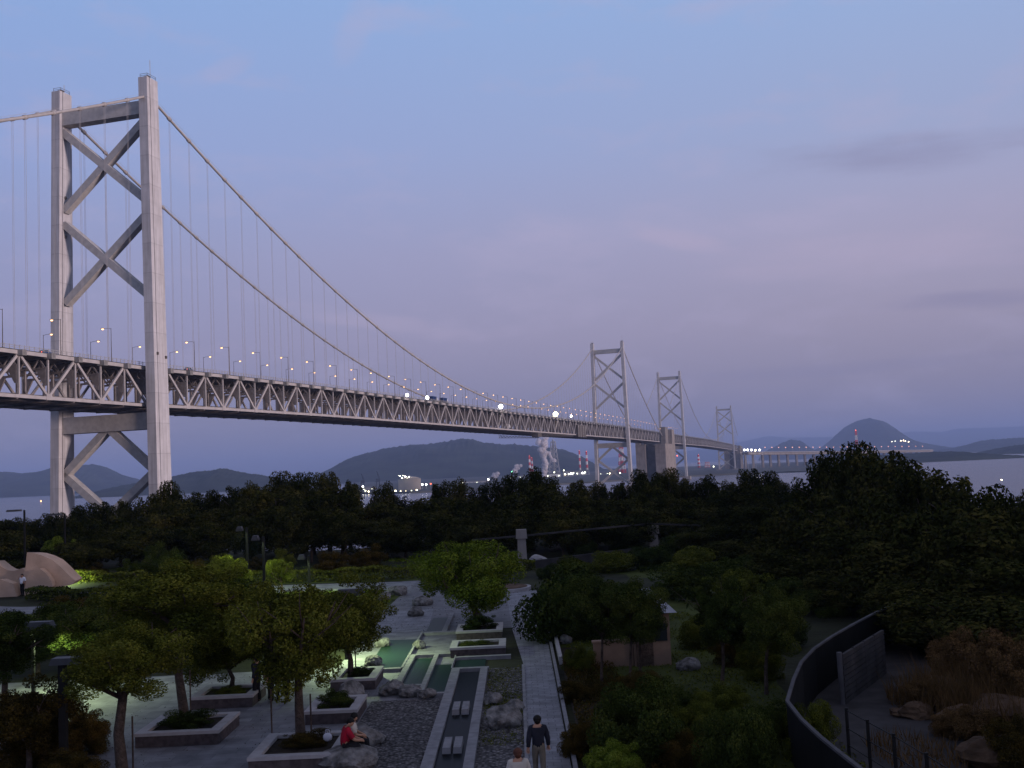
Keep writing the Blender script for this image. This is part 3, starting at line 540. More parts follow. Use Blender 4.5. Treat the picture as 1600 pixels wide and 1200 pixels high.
# ------------------------------------------------------------------ works on the far shore
def shore_at(px, Y): return np.array([fwd(px, 740, Y)[0], Y, 2.4])
def px2m(Y): return Y/FPX
p0 = shore_at(640, 1990); p0[0] = fwd(640, 755, 1990)[0]; zt_ = fwd(640, 748, 1990)[2]
tk = empty('storage_tank', p0, 'big round beige storage tank with lit rim on the far shore', 'storage tank')
MB().tube([(p0[0], p0[1], 2), (p0[0], p0[1], zt_)], 21, 40).build('shell', 'tank', tk, False)
m = MB(); m.tube([(p0[0], p0[1], zt_+.05), (p0[0], p0[1], zt_+3), (p0[0], p0[1], zt_+5.2)], [20, 12, .5], 40); m.build('dome', 'tank', tk, True)
m = MB(); m.tube([(p0[0], p0[1], zt_-.6), (p0[0], p0[1], zt_+.2)], 21.6, 40); m.build('rim_walkway', 'plant', tk)
q = MB()
for i in range(9): q.beam((p0[0]-16+i*2.2, p0[1]-8, zt_), (p0[0]-16+i*2.2, p0[1]-8, zt_+6+(i % 3)), .4, .4); q.beam((p0[0]-16+i*2.2, p0[1]-8, zt_+5), (p0[0]-14+i*2.2, p0[1]-8, zt_+5.5), .4, .4)
q.build('top_pipework', 'plant', tk)
for i in range(8):
    MB().sphere((p0[0]-17+i*2.6+rng.uniform(-.6, .6), p0[1]-21-rng.uniform(0, .5), zt_+rng.uniform(1, 8)), rng.uniform(.55, .95), 6).build('rim_lamp', 'e_wh' if i % 3 else 'e_pl', tk)
def chimney(px, yt, Y, w, label, name='chimney', m_='stripe', n=1):
    a = fwd(px, yt, Y); r = empty(name, (a[0], Y, 2), label, 'chimney')
    MB().tube([(a[0], Y, 2), (a[0], Y, a[2])], [w*.62, w*.42], 14).build('stack', m_, r, True); MB().tube([(a[0], Y, a[2]+.02), (a[0], Y, a[2]+1.2)], w*.5, 12).build('rim', 'dark', r)
    MB().sphere((a[0], Y-w*.6, a[2]+1.8), 1., 6).build('warning_lamp', 'e_rd', r); return r
chimney(827, 713, 3600, 7, 'red and white banded chimney just left of the steam plume')
chimney(831, 716, 3650, 6, 'thinner banded chimney touching the left of the steam plume')
chimney(905, 705, 3700, 6, 'thin banded chimney, left of the pair left of the second tower')
chimney(916, 706, 3700, 7, 'thin banded chimney, right of the pair left of the second tower')
chimney(1091, 711, 4300, 9, 'faint stubby banded chimney between the third and fourth towers', m_='stripe')
def lattice(px, yt, yb, Y, wt_, wb, label, m_='stripe', name='lattice_tower', cat='lattice tower', n=7):
    a = fwd(px, yt, Y); x, zt = a[0], a[2]; r = empty(name, (x, Y, 2), label, cat); m = MB(); zb = 2.; lw = max(.8, wb*.06)
    w = lambda z: (wb+(wt_-wb)*(z-zb)/(zt-zb))/2; zs = [zb+(zt-zb)*i/n for i in range(n+1)]
    cs = [(-1, -1), (1, -1), (1, 1), (-1, 1)]
    P = lambda c, z: (x+c[0]*w(z), Y+c[1]*w(z), z)
    for k in range(4):
        c, d = cs[k], cs[(k+1) % 4]
        for z0, z1 in zip(zs[:-1], zs[1:]):
            m.beam(P(c, z0), P(c, z1), lw, lw); m.beam(P(c, z0), P(d, z1), lw*.6, lw*.6); m.beam(P(d, z0), P(c, z1), lw*.6, lw*.6); m.beam(P(c, z1), P(d, z1), lw*.7, lw*.7)
    m.build('frame', m_, r); return r, x, zt
r, x, zt = lattice(970, 696, 740, 3500, 11, 22, 'thick red and white lattice flare tower behind the second tower', 'stripe'); MB().tube([(x, 3500, 2), (x, 3500, zt+5)], 5, 14).build('stack', 'stripe', r, True); MB().tube([(x, 3500, zt+5), (x, 3500, zt+10)], 5.2, 14).build('white_cap', 'white', r)
r, x, zt = lattice(864, 690, 742, 3300, 12, 34, 'grey lattice tower with slim flue right of the steam plume', 'plant'); MB().tube([(x, 3300, 2), (x, 3300, zt+6)], 3.2, 12).build('flue', 'plant', r, True)
r, x, zt = lattice(1105, 722, 745, 4200, 14, 18, 'low banded lattice tower between the third and fourth towers', 'stripe', n=4)
r, x, zt = lattice(1337, 673, 712, 3300, 3.5, 9, 'slim red and white radio mast behind the treetop on the right', 'stripe', 'radio_mast', 'mast', 9); MB().sphere((x, 3300, zt+1.2), 1.6, 8).build('warning_lamp', 'e_rd', r)
for px, Y, yt, lb in ((566, 2350, 740, 'dark dockside crane with raised jib left of the storage tank'), (590, 2350, 736, 'dark dockside crane with raised jib nearest the storage tank')):
    a = fwd(px, yt, Y); x = a[0]; zt = a[2]; r = empty('dock_crane', (x, Y, 2), lb, 'crane', 'dock cranes'); m = MB(); h = zt-2
    for cx in (-5, 5):
        for cy in (-5, 5): m.beam((x+cx, Y+cy, 2), (x+cx*.5, Y+cy*.5, 2+h*.45), 1.2, 1.2)
    m.box(x-5, x+5, Y-5, Y+5, 2+h*.40, 2+h*.44); m.build('portal_frame', 'crane', r); MB().box(x-4, x+5, Y-3, Y+3, 2+h*.445, 2+h*.58).build('machine_house', 'crane', r)
    m = MB(); m.beam((x+2, Y, 2+h*.55), (x-2, Y, zt), 1.3, 1.3); m.beam((x+4, Y, 2+h*.58), (x+1, Y, 2+h*.85), .8, .8); m.beam((x+1, Y, 2+h*.85), (x-2, Y, zt), .4, .4); m.build('jib', 'crane', r)
def works(px0, px1, yt, Y, label, m_='plant', lit=3, deep=30):
    a, b = fwd(px0, yt, Y), fwd(px1, yt, Y); x0, x1, zt = a[0], b[0], (a[2]+b[2])/2; r = empty('factory_building', ((x0+x1)/2, Y, 2), label, 'factory')
    MB().box(x0, x1, Y, Y+deep, -1, zt).build('wall', m_, r); MB().hexa([(x0-1, Y-1, zt), (x1+1, Y-1, zt), (x1+1, Y+deep+1, zt), (x0-1, Y+deep+1, zt)], [(x0, Y+deep*.35, zt+3), (x1, Y+deep*.35, zt+3), (x1, Y+deep*.65, zt+3), (x0, Y+deep*.65, zt+3)]).build('roof', 'concd', r)
    n = max(3, int((x1-x0)/9))
    for i in range(n):
        xx = x0+(x1-x0)*(i+.5)/n; MB().box(xx-1.6, xx+1.6, Y-.25, Y-.002, 2+(zt-2)*.35, 2+(zt-2)*.62).build('window', 'e_pl' if i % lit == 0 else 'glass', r)
for a in ((565, 584, 763, 2300, 'low dim shed beside the dock cranes', 'plant', 2), (660, 690, 765, 2100, 'low lit shed right of the storage tank'), (720, 765, 753, 2700, 'long pale shed under the wooded hill', 'white', 4), (795, 820, 744, 3300, 'grey works block left of the steam plume'), (853, 876, 741, 3150, 'pale works block at the foot of the grey lattice tower', 'white'), (880, 897, 737, 3200, 'lit works block with green-white lamps left of the second tower', 'plant', 1),
          (899, 921, 736, 3350, 'taller lit works block left of the second tower', 'plant', 2), (936, 962, 739, 3400, 'lit works block between the legs of the second tower', 'plant', 2), (1078, 1100, 735, 3400, 'pale lit works block right of the third tower', 'white', 2), (1103, 1130, 737, 3600, 'lit works block below the low banded lattice tower', 'plant', 2)): works(*a)
def light(px, py, Y, r_, m_, label):
    a = fwd(px, py, Y); r = empty('lamp_mast', (a[0], Y, 2), label, 'lamp', 'lamps on the far shore'); MB().tube([(a[0], Y, 1), (a[0], Y, a[2])], .5, 5).build('pole', 'plant', r); MB().sphere(tuple(a), r_, 8).build('lamp', m_, r)
LP = [(561, 768, 1900, 'e_ye'), (567, 760, 2000, 'e_wh'), (571, 767, 1900, 'e_pl'), (576, 768, 1900, 'e_ye'), (618, 767, 1880, 'e_ye'), (626, 768, 1880, 'e_ye'), (634, 768, 1880, 'e_ye'), (643, 767, 1880, 'e_pl'), (651, 766, 1890, 'e_ye'), (660, 757, 2050, 'e_wh'), (666, 757, 2050, 'e_wh'), (673, 756, 2050, 'e_rd'), (672, 766, 1950, 'e_pl'), (683, 765, 1960, 'e_pl'), (763, 749, 2600, 'e_wh'), (749, 761, 2300, 'e_pl'),
      (800, 737, 2900, 'e_gr'), (866, 738, 3100, 'e_pl'), (876, 747, 3100, 'e_ye'), (884, 754, 3000, 'e_ye'), (881, 735, 3150, 'e_pl'), (883, 741, 3150, 'e_ye'), (892, 740, 3150, 'e_wh'), (896, 739, 3150, 'e_pl'), (910, 739, 3300, 'e_wh'), (914, 738, 3300, 'e_pl'), (953, 740, 3300, 'e_ye'), (969, 739, 3300, 'e_pl'), (971, 745, 3300, 'e_wh'), (1085, 737, 3300, 'e_wh'), (1092, 738, 3300, 'e_pl'), (1100, 738, 3300, 'e_ye'), (1115, 729, 3500, 'e_pl'), (1120, 737, 3500, 'e_ye'),
      (1163, 703, 2990, 'e_wh'), (1168, 703, 3010, 'e_wh'), (1174, 703, 3030, 'e_wh'), (1180, 703.5, 3040, 'e_ye'), (1187, 703, 3050, 'e_wh'), (64, 783, 2900, 'e_or'), (1521, 715, 3400, 'e_pl'), (1538, 711, 4200, 'e_gr'), (1565, 750, 1050, 'e_ye'), (1058, 712, 3400, 'e_rd')]
cn = {'e_ye': 'yellow', 'e_wh': 'white', 'e_pl': 'pale green', 'e_rd': 'red', 'e_gr': 'green', 'e_or': 'orange'}
marks = [(0, 110, 'across the water left of the tallest tower'), (110, 580, 'near the dock cranes'), (580, 655, 'in front of the storage tank'), (655, 700, 'just right of the storage tank'), (700, 790, 'at the foot of the wooded hill'), (790, 872, 'beside the steam plume'), (872, 925, 'in the works left of the second tower'), (925, 1030, 'between the second and third towers'), (1030, 1150, 'in the works right of the third tower'), (1150, 1190, 'in the row where the viaduct begins'), (1190, 1600, 'by the bay on the right')]
cnt = {}
for x, y, Y, m_ in LP:
    w = next(q[2] for q in marks if q[0] <= x < q[1]); k = (w, m_); cnt[k] = cnt.get(k, 0)+1
    light(x, y, Y, (1.7 if m_ != 'e_wh' else 2.0)*Y/3000+.25 if x < 1150 or x > 1190 else 2.6, m_, f'{cn[m_]} lamp {w}, {ordn(cnt[k])} from the left')
bpy.context.view_layer.update(); DG = bpy.context.evaluated_depsgraph_get()
for i, (x, y) in enumerate(((1393, 688), (1398, 687), (1407, 686.5), (1411, 686), (1414, 687), (1419, 688))):
    hit = SC.ray_cast(DG, Vector((0, 0, ZC)), Vector(ray(x, y+3)).normalized()); a = np.array(hit[1]) if hit[0] and hit[1][1] > 8000 else fwd(x, y, 10900)
    r = empty('hill_house', a, f'tiny lit house on the shoulder of the cone mountain, {ordn(i+1)} from the left', 'house', 'lit houses on the mountain'); MB().box(a[0]-12, a[0]+12, a[1]-12, a[1]+12, a[2]-14, a[2]+9).build('wall', 'concd', r); MB().hexa([(a[0]-14, a[1]-14, a[2]+9), (a[0]+14, a[1]-14, a[2]+9), (a[0]+14, a[1]+14, a[2]+9), (a[0]-14, a[1]+14, a[2]+9)], [(a[0]-12, a[1]-2, a[2]+15), (a[0]+12, a[1]-2, a[2]+15), (a[0]+12, a[1]+2, a[2]+15), (a[0]-12, a[1]+2, a[2]+15)]).build('roof', 'concd', r); MB().sphere((a[0], a[1]-14, a[2]+5), 5.5, 8).build('lamp', 'e_ye' if i > 1 else 'e_pl', r)
# steam rising from the works
a = fwd(849, 745, 3100); b = fwd(851, 684, 3100); m = MB()
for i in range(60):
    f = (i+.5)/60; c = a*(1-f)+b*f; sw = 4+9*f; m.sphere((c[0]+rng.normal(0, sw*.5)+4*math.sin(f*7), 3100+rng.normal(0, sw*.4), c[2]), rng.uniform(4, 7)+7*f*rng.random(), 10, (1, 1, rng.uniform(.8, 1.2)))
for i in range(10): m.sphere((a[0]+16+i*2+rng.normal(0, 2), 3100, (a[2]*.4+b[2]*.6)-i*3+rng.normal(0, 3)), rng.uniform(4, 7), 10)
ms = bpy.data.materials.new('steam'); ms.use_nodes = True; t = ms.node_tree; t.nodes.clear()
v = nd(t, 'ShaderNodeVolumePrincipled'); v.inputs['Density'].default_value = .06; v.inputs['Color'].default_value = (.95, .9, .93, 1); oo = nd(t, 'ShaderNodeOutputMaterial'); t.links.new(v.outputs[0], oo.inputs['Volume']); M['steam'] = ms
me_ = bpy.data.materials.new('steam_puffs'); me_.use_nodes = True; p_ = me_.node_tree.nodes['Principled BSDF']; p_.inputs['Base Color'].default_value = (.85, .78, .8, 1); p_.inputs['Roughness'].default_value = 1; p_.inputs['Alpha'].default_value = .38; M['puffs'] = me_
o = m.build('steam', 'puffs', None, True); tag(o, kind='stuff')
m = MB()
for (x, y) in ((772, 747), (776, 741), (806, 735), (809, 730)):
    c = fwd(x, y, 3200)
    for i in range(5): m.sphere((c[0]+rng.normal(0, 4), 3200, c[2]+rng.normal(0, 4)), rng.uniform(4, 7), 8)
tag(m.build('smoke', 'puffs', None, True), kind='stuff')
# ------------------------------------------------------------------ the wood between the park and the sea
def gz(x, y): return float(land_z(np.array(float(x)), np.array(float(y))))
UT = MB(); UT.tube([(0, 0, -.2), (.03, .02, .35), (-.02, .03, .7), (0, 0, 1)], [.045, .032, .026, .015], 7)
for k in range(5): a = k*1.256; UT.tube([(0, 0, .55+.07*k), (.12*math.cos(a), .12*math.sin(a), .75+.04*k), (.28*math.cos(a), .28*math.sin(a), .9+.02*k)], [.018, .012, .005], 5)
ut_me = UT.build('trunk', 'bark', None, True); ut_mesh = ut_me.data; bpy.data.objects.remove(ut_me)
def wood_tree(px, yt, Y, hw, label, m='lfb', group='trees of the dark belt before the sea', pool=None, i=None, low=.12, cat='tree', name='tree'):
    t = fwd(px, yt-(7 if px > 250 else 0), Y); x = t[0]; b = gz(x, Y); H = max(t[2]-b, 2.); rx = hw*1.22*Y/FPX; root = empty(name, (x, Y, b), label, cat, group)
    o = bpy.data.objects.new('trunk', ut_mesh); COL.objects.link(o); o.parent = root; s = H*.8; o.scale = (s*.9, s*.9, s); o.rotation_euler = (0, 0, rng.uniform(0, 6))
    rz = H*(1-low)/2; pool = pool or CR_FOREST; put_crown(root, crown_of(pool, int(rng.integers(0, 9)) if i is None else i, m), (x, Y, b+H-rz), (rx, rx*rng.uniform(.85, 1.15), rz), rng.uniform(0, 6.28)); return root
lm = [(-200, 'left of the tallest tower'), (75, 'before the tallest tower'), (270, 'before the dark island hill'), (450, 'left of the dock cranes'), (575, 'before the storage tank'), (700, 'before the long wooded hill'), (810, 'below the steam plume'), (890, 'below the second tower'), (1000, 'below the concrete anchorage'), (1090, 'below the faint fourth tower'), (1180, 'before the viaduct'), (1280, 'before the cone-shaped mountain'), (1420, 'before the right-hand bay'), (1560, 'at the right edge')]
def lmk(px): return [q[1] for q in lm if q[0] <= px][-1]
rowc = {}
def row_label(kind, px, where):
    k = (kind, lmk(px), where); rowc[k] = rowc.get(k, 0)+1; return f'{kind} {where} {lmk(px)}, {ordn(rowc[k])} from left'
# skyline row: measured treetops (x, top y, distance, half width)
SKY = [(-40, 806, 128, 40), (12, 806, 128, 34), (52, 808, 126, 30), (88, 801, 126, 26), (122, 789, 124, 26), (158, 784, 122, 28), (196, 776, 120, 26), (232, 766, 118, 26), (262, 757, 120, 26), (300, 776, 120, 24), (330, 772, 122, 24), (366, 761, 122, 30), (402, 757, 120, 28), (438, 742, 120, 28), (474, 744, 118, 32), (512, 744, 120, 28), (544, 752, 122, 21), (596, 759, 122, 24), (622, 776, 124, 20), (652, 784, 124, 22), (684, 757, 122, 24), (716, 752, 120, 24), (748, 760, 122, 24), (786, 744, 120, 26), (826, 735, 118, 28), (858, 750, 120, 24), (906, 751, 122, 22), (936, 757, 124, 22), (966, 756, 124, 22), (1006, 738, 120, 26), (1038, 738, 122, 24), (1070, 754, 124, 22), (1104, 747, 120, 24), (1140, 756, 122, 20), (1172, 739, 118, 26), (1200, 742, 118, 22), (1232, 757, 116, 24)]
for a in SKY: wood_tree(*a, row_label('dark leafy tree', a[0], 'on skyline'))
# deeper rows that close the belt
for j, (Y, dy, hw, n, wh) in enumerate(((112, 25, 42, 27, 'in middle row'), (103, 55, 38, 27, 'in front row'))):
    for i in range(n):
        px = -30+(1290+30)*(i+.5)/n+rng.uniform(-12, 12); top = np.interp(px, [a[0] for a in SKY], [a[1] for a in SKY])+dy+rng.uniform(-7, 9)
        if 555 < px < 582: top += 14
        wood_tree(px, top, Y+rng.uniform(-3, 3), hw*rng.uniform(.9, 1.2), row_label('dark bushy tree', px, wh))
# taller, nearer trees closing the right side
RT = [(1268, 742, 92, 46), (1300, 706, 84, 44), (1336, 696, 78, 54), (1386, 712, 74, 62), (1440, 728, 68, 66), (1490, 741, 62, 64), (1534, 762, 58, 58), (1597, 768, 60, 42), (1650, 742, 62, 70)]
for a in RT: wood_tree(*a, row_label('tall broad tree', a[0], 'standing'), 'lfb', 'tall trees on the right', low=.05)
for i, (px, y, Y, hw) in enumerate([(1290, 770, 74, 70), (1370, 770, 64, 80), (1450, 790, 56, 90), (1540, 800, 50, 100), (1620, 810, 50, 110), (1250, 812, 76, 62), (1180, 800, 92, 60), (1330, 830, 60, 80), (1420, 850, 54, 86), (1515, 868, 47, 95), (1610, 880, 45, 100), (1240, 862, 66, 62), (1160, 850, 84, 60), (1095, 830, 98, 50), (1465, 930, 44.5, 78), (1570, 940, 41, 100), (1310, 900, 57, 60), (1390, 905, 50, 60)]):
    wood_tree(px, y, Y, hw, row_label('dark bushy tree', px, 'on the slope'), 'lfb', 'bushes on the right-hand slope', low=.0)
# ------------------------------------------------------------------ park floor
def sheet(name, pts, dz, m, z=ZP):
    o = MB().add([(p[0], p[1], z+dz) for p in pts], [tuple(range(len(pts)))]).build(name, m); return tag(o, kind='structure')
def rect(x0, x1, y0, y1): return [(x0, y0), (x1, y0), (x1, y1), (x0, y1)]
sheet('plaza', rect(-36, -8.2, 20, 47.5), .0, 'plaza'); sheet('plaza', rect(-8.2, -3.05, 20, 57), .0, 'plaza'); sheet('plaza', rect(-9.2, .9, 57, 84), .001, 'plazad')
sheet('path', [(-.05, 20), (1.15, 20), (1.15, 58), (.9, 84), (-1.3, 84), (-.6, 57), (-.05, 46)], .006, 'pave')
sheet('path', [(-47, 93), (-40, 88.5), (-30, 83.5), (-20, 80), (-8, 78), (-8, 83.5), (-20, 85.5), (-30, 89), (-40, 94.5), (-47, 98)], .008, 'plaza')
sheet('path', [(-40, 70), (-33, 69), (-27, 72), (-29, 77), (-36, 78), (-48, 84), (-50, 78)], .008, 'plaza')
sheet('path', [(-7.9, 57.2), (-5, 57.2), (-5.4, 66), (-8.6, 66)], .009, 'pave')
sheet('lawn', [(-24, 70), (-8.5, 66), (-8.2, 78), (-20, 80), (-26, 82)], .004, 'lawn'); sheet('lawn', [(-60, 99), (-40, 95), (-20, 86), (-8, 84), (-8, 96), (-40, 112), (-60, 112)], .004, 'lawn')
sheet('lawn', [(1.7, 24), (8.7, 24), (9.2, 40), (13.5, 62), (12, 84), (1.4, 84)], .004, 'lawn')
sheet('garden_bed', rect(-1.55, -.1, 20, 45.7), .006, 'gravel'); sheet('gravel', rect(-5.7, -3.05, 20, 40.2), .006, 'gravel'); sheet('garden_bed', rect(1.55, 2.6, 20, 50), .008, 'soil')
sheet('canal', rect(-2.7, -1.85, 20, 45), .02, 'canal'); sheet('pond', rect(-3.85, -3.1, 40.7, 47), .02, 'pool'); sheet('pond', rect(-4.9, -4.05, 42.4, 48.8), .02, 'pool')
sheet('pond', [(-6.8, 46.2), (-5.25, 46.2), (-5.3, 54.4), (-6.9, 54.6)], .02, 'pool'); sheet('pond', rect(-3.0, -1.7, 46, 48), .02, 'pool'); sheet('pond', rect(-5.1, -4.2, 56, 62), .02, 'pool')
def kerb(x0, x1, y0, y1, h=.14, m='kerb'): return tag(MB().box(x0, x1, y0, y1, ZP-.1, ZP+h).build('kerb', m), kind='structure')
for a in ((-3.05, -2.7, 20, 45.2), (-1.85, -1.55, 20, 45.2), (-.13, -.02, 20, 46, .06), (-3.05, -1.5, 45.2, 45.5), (-4.05, -3.85, 40.5, 49), (-5.15, -4.9, 42.2, 49), (-3.1, -3.0501, 45.5, 49.2), (-5.25, -5.15, 46, 56, .16), (-3.85, -3.05, 40.45, 40.7), (-4.9, -4.05, 42.15, 42.4), (-5.15, -3.1, 49, 49.3), (-7, -5.25, 45.9, 46.2), (-5.1, -3.4, 55.6, 56), (-4.2, -3.95, 56, 63), (1.2, 1.32, 20, 58, .1), (1.45, 1.6, 46, 57, .3, 'kerbl'), (-3.05, -.6, 47.9, 48.2)): kerb(*a)
for i, (y, x) in enumerate(((37.9, -2.28), (32.9, -2.27))):
    for k in (-1, 1):
        o = MB().hexa([(x+k*.16-.13, y-.62, ZP), (x+k*.16+.13, y-.62, ZP), (x+k*.16+.13, y+.62, ZP), (x+k*.16-.13, y+.62, ZP)], [(x+k*.16-.115, y-.6, ZP+.2), (x+k*.16+.115, y-.6, ZP+.2), (x+k*.16+.115, y+.6, ZP+.22), (x+k*.16-.115, y+.6, ZP+.22)]).build('stepping_stone', 'kerb')
        tag(o, f'pale stepping stone slab in the dark canal, {"left" if k < 0 else "right"} one of the {"farther" if i == 0 else "nearer"} pair', 'stepping stone', 'stepping stones in the canal')
# round flower bed
c = at(787, 922); m = MB(); m.tube([(c[0], c[1], ZP), (c[0], c[1], ZP+.22)], 1.9, 28); r = empty('flower_bed', c, 'round raised bed with pale rim beside the path beyond the big tree', 'flower bed'); m.build('rim', 'kerbl', r); MB().tube([(c[0], c[1], ZP+.1), (c[0], c[1], ZP+.26)], 1.65, 28).build('soil', 'rockb', r)
# ------------------------------------------------------------------ rocks
def rock(c, r, label, m='rock', group=None, flat=.6, cat='rock', name='rock', seed=0):
    g_ = np.random.default_rng(seed+int(abs(c[0]*97+c[1]*31))); bm = bmesh.new(); bmesh.ops.create_icosphere(bm, subdivisions=3, radius=1); D = unit(g_.normal(0, 1, (9, 3))); h = g_.uniform(.62, .95, 9); sc = np.array([r*g_.uniform(.85, 1.2), r*g_.uniform(.85, 1.2), r*flat])
    for v in bm.verts:
        q = np.array(v.co)
        for d, hh in zip(D, h):
            k = q@d
            if k > hh: q = q-d*(k-hh)
        q = q*(1+.05*math.sin(q[0]*9+q[1]*7+q[2]*11)); v.co = Vector(q*sc)
    me = bpy.data.meshes.new(name); bm.to_mesh(me); bm.free(); o = link(name, me, m, None, (c[0], c[1], c[2]+r*flat*.45)); return tag(o, label, cat, group)
RK = [(548, 1092, .62, 'boulder behind the seated couple'), (566, 1160, .85, 'broad flat boulder right of the seated couple'), (545, 1196, .8, 'flat boulder at the bottom edge below the seated couple'), (612, 1085, .5, 'rock at the head of the gravel bed, leftmost'), (640, 1088, .42, 'rock at the head of the gravel bed, in the middle'), (668, 1090, .38, 'rock at the head of the gravel bed, rightmost'), (785, 1135, .62, 'pale rough rock in the strip between canal and path'), (770, 1100, .4, 'dark rock behind the pale rough rock in the strip'), (805, 1110, .35, 'small dark rock beside the path in the strip'),
      (596, 1010, .45, 'rock on the left bank of the green-lit pond, upper one'), (583, 1040, .42, 'rock on the left bank of the green-lit pond, lower one'), (620, 930, .7, 'dark rock on the paving left of the big tree'), (600, 938, .55, 'low rock left of the dark rock on the paving'), (660, 945, .6, 'rock on the paving under the left edge of the big tree'), (1076, 1046, .45, 'pale rounded rock at the right end of the hut'), (885, 1005, .4, 'pale bluish rock left of the hut'), (650, 962, .5, 'rock at the top of the stepped ponds'), (655, 1013, .35, 'rock between the green-lit pond and the next pond')]
for i, (x, y, r, lb) in enumerate(RK): rock(at(x, y), r, lb, 'rock', flat=.5 if 'flat' in lb else .75, seed=i)
# sunken court on the right: rough brown rock face
for i, (x, y, r) in enumerate(((1470, 1090, 1.5), (1530, 1060, 1.9), (1510, 1140, 1.4), (1575, 1130, 1.8), (1430, 1120, .9), (1590, 1040, 2.1), (1560, 1190, 1.3), (1480, 1030, 1.3), (1405, 1118, .55))):
    rock(at(x, y), r*.7, f'brown rough rock right of the sunken path, {ordn(i+1)} in a jumble of nine', 'rockb', 'brown rocks on the right slope', .5, seed=40+i)
# ------------------------------------------------------------------ planters, bushes, hedges
def planter(x0, x1, y0, y1, label, h=.45):
    r = empty('planter', ((x0+x1)/2, (y0+y1)/2, ZP), label, 'planter'); w = .26; m = MB()
    m.box(x0, x1, y0, y0+w, ZP-.1, ZP+h-.1).box(x0, x1, y1-w, y1, ZP-.1, ZP+h-.1).box(x0, x0+w, y0+w, y1-w, ZP-.1, ZP+h-.1).box(x1-w, x1, y0+w, y1-w, ZP-.1, ZP+h-.1); m.build('side_wall', 'brick', r)
    m = MB(); a = .03; z0, z1 = ZP+h-.1, ZP+h; m.box(x0-a, x1+a, y0-a, y0+w+a, z0, z1).box(x0-a, x1+a, y1-w-a, y1+a, z0, z1).box(x0-a, x0+w+a, y0+w+a, y1-w-a, z0, z1).box(x1-w-a, x1+a, y0+w+a, y1-w-a, z0, z1); m.build('rim', 'kerbl', r)
    MB().box(x0+w, x1-w, y0+w, y1-w, ZP, ZP+h-.12).build('soil', 'soil', r)
PL = [(-12.5, -9.85, 34.8, 37.4, 'square stone-rimmed planter at lower left with the forked-trunk tree'), (-12.4, -10.1, 40.2, 42.4, 'stone-rimmed planter behind the forked-trunk tree'), (-7.6, -5.85, 42.4, 44.9, 'stone-rimmed planter at the near end of the green-lit pond'), (-7.5, -5.75, 36.9, 39.3, 'stone-rimmed planter behind the seated couple'), (-8.0, -5.45, 31.2, 34, 'stone-rimmed planter the seated couple sits on'), (-3.3, -.85, 48.6, 50.7, 'pale-rimmed planter on the canal axis, nearer of the two'), (-3.3, -1.05, 53.4, 56, 'pale-rimmed planter under the big green tree, farther of the two')]
for a in PL: planter(*a)
def bush(c, rx, rz, label, m='lf1', pool=None, group=None, ry=None, i=None, cat='bush'):
    r = empty('bush', c, label, cat, group); me = crown_of(pool or CR_DOME, int(rng.integers(0, 9)) if i is None else i, m); o = put_crown(r, me, (c[0], c[1], c[2]+rz*.55), (rx, ry or rx, rz), rng.uniform(0, 6.28)); o.name = 'foliage'; return r
zt0 = ZP+.33
for (x, y, rx, rz, lb, m_) in ((-11.2, 36.1, 1.0, .38, 'low dark bush filling the planter under the forked-trunk tree', 'lf1'), (-6.7, 38.1, .72, .4, 'dark bush in the planter behind the seated couple', 'lf1'), (-6.7, 32.9, .85, .28, 'low brownish bush in the planter the couple sits on', 'lf3'), (-6.6, 43.6, .6, .25, 'low bush in the planter by the green-lit pond', 'lf1'), (-2.2, 54.8, .95, .5, 'clipped dark bush in the planter under the big green tree', 'lf1'), (-2.1, 49.6, .9, .16, 'flat ground-hugging bush in the nearer planter on the canal axis', 'lf1'), (-11.2, 41.3, .8, .16, 'flat bush in the planter behind the forked-trunk tree', 'lf2')): bush((x, y, zt0), rx, rz, lb, m_, CR_MID)
def hedge(pts, w, h, label, m, n=9000, size=.2, z=ZP):
    r = empty('hedge', (*pts[0], z), label, 'hedge'); P = np.array(pts, float); seg = np.linalg.norm(np.diff(P, axis=0), axis=1); cum = np.r_[0, np.cumsum(seg)]; u = rng.random(n)*cum[-1]
    X_ = np.interp(u, cum, P[:, 0]); Y_ = np.interp(u, cum, P[:, 1]); hw = 1+.12*np.sin(u*.9)+.08*np.sin(u*2.3); a = rng.uniform(-1, 1, n)*w/2*hw; zz = h*np.where(rng.random(n) < .55, rng.uniform(.86, 1.03, n), rng.random(n))*hw
    C = np.stack([X_-P[0][0], Y_+a-P[0][1], zz], 1); N = np.stack([rng.normal(0, .3, n), a/w*2, (zz/h-.4)*2], 1); o = link('foliage', leaf_mesh('foliage', C, N, size), m, r); return r
hedge([(-40, 96.5), (-30, 91), (-20, 87.5), (-8.5, 86)], 1.3, .95, 'long clipped hedge behind the lamplit path', 'lf2', 16000)
hedge([(-38, 83.5), (-30, 80), (-24, 78)], 1.5, .8, 'dark clipped hedge in front of the stone sculpture', 'lf1', 9000)
hedge([(-22, 75.6), (-17.5, 73.2)], 1.4, 1.1, 'short dark hedge block at the foot of the tall lamp posts', 'lf1', 4000)
hedge([(-9, 88), (-2, 87), (1.2, 88.5)], 1.2, .8, 'dark hedge behind the big green tree', 'lf2', 5000)
FB = [(-30, 60, 2.6), (-26, 55, 2.4), (-22.5, 62, 2.6), (-19, 57, 2.3), (-16.5, 64, 2.4), (-13.5, 58, 2.2), (-11, 63, 1.9), (-25.5, 66, 2.4), (-20, 51.5, 2.0), (-14.8, 51.8, 2.0), (-10.6, 53, 1.7), (-31, 51, 2.2), (-11.8, 68, 1.8), (-16, 69, 1.9), (-10, 48.6, 1.2), (-27, 49.6, 1.8)]
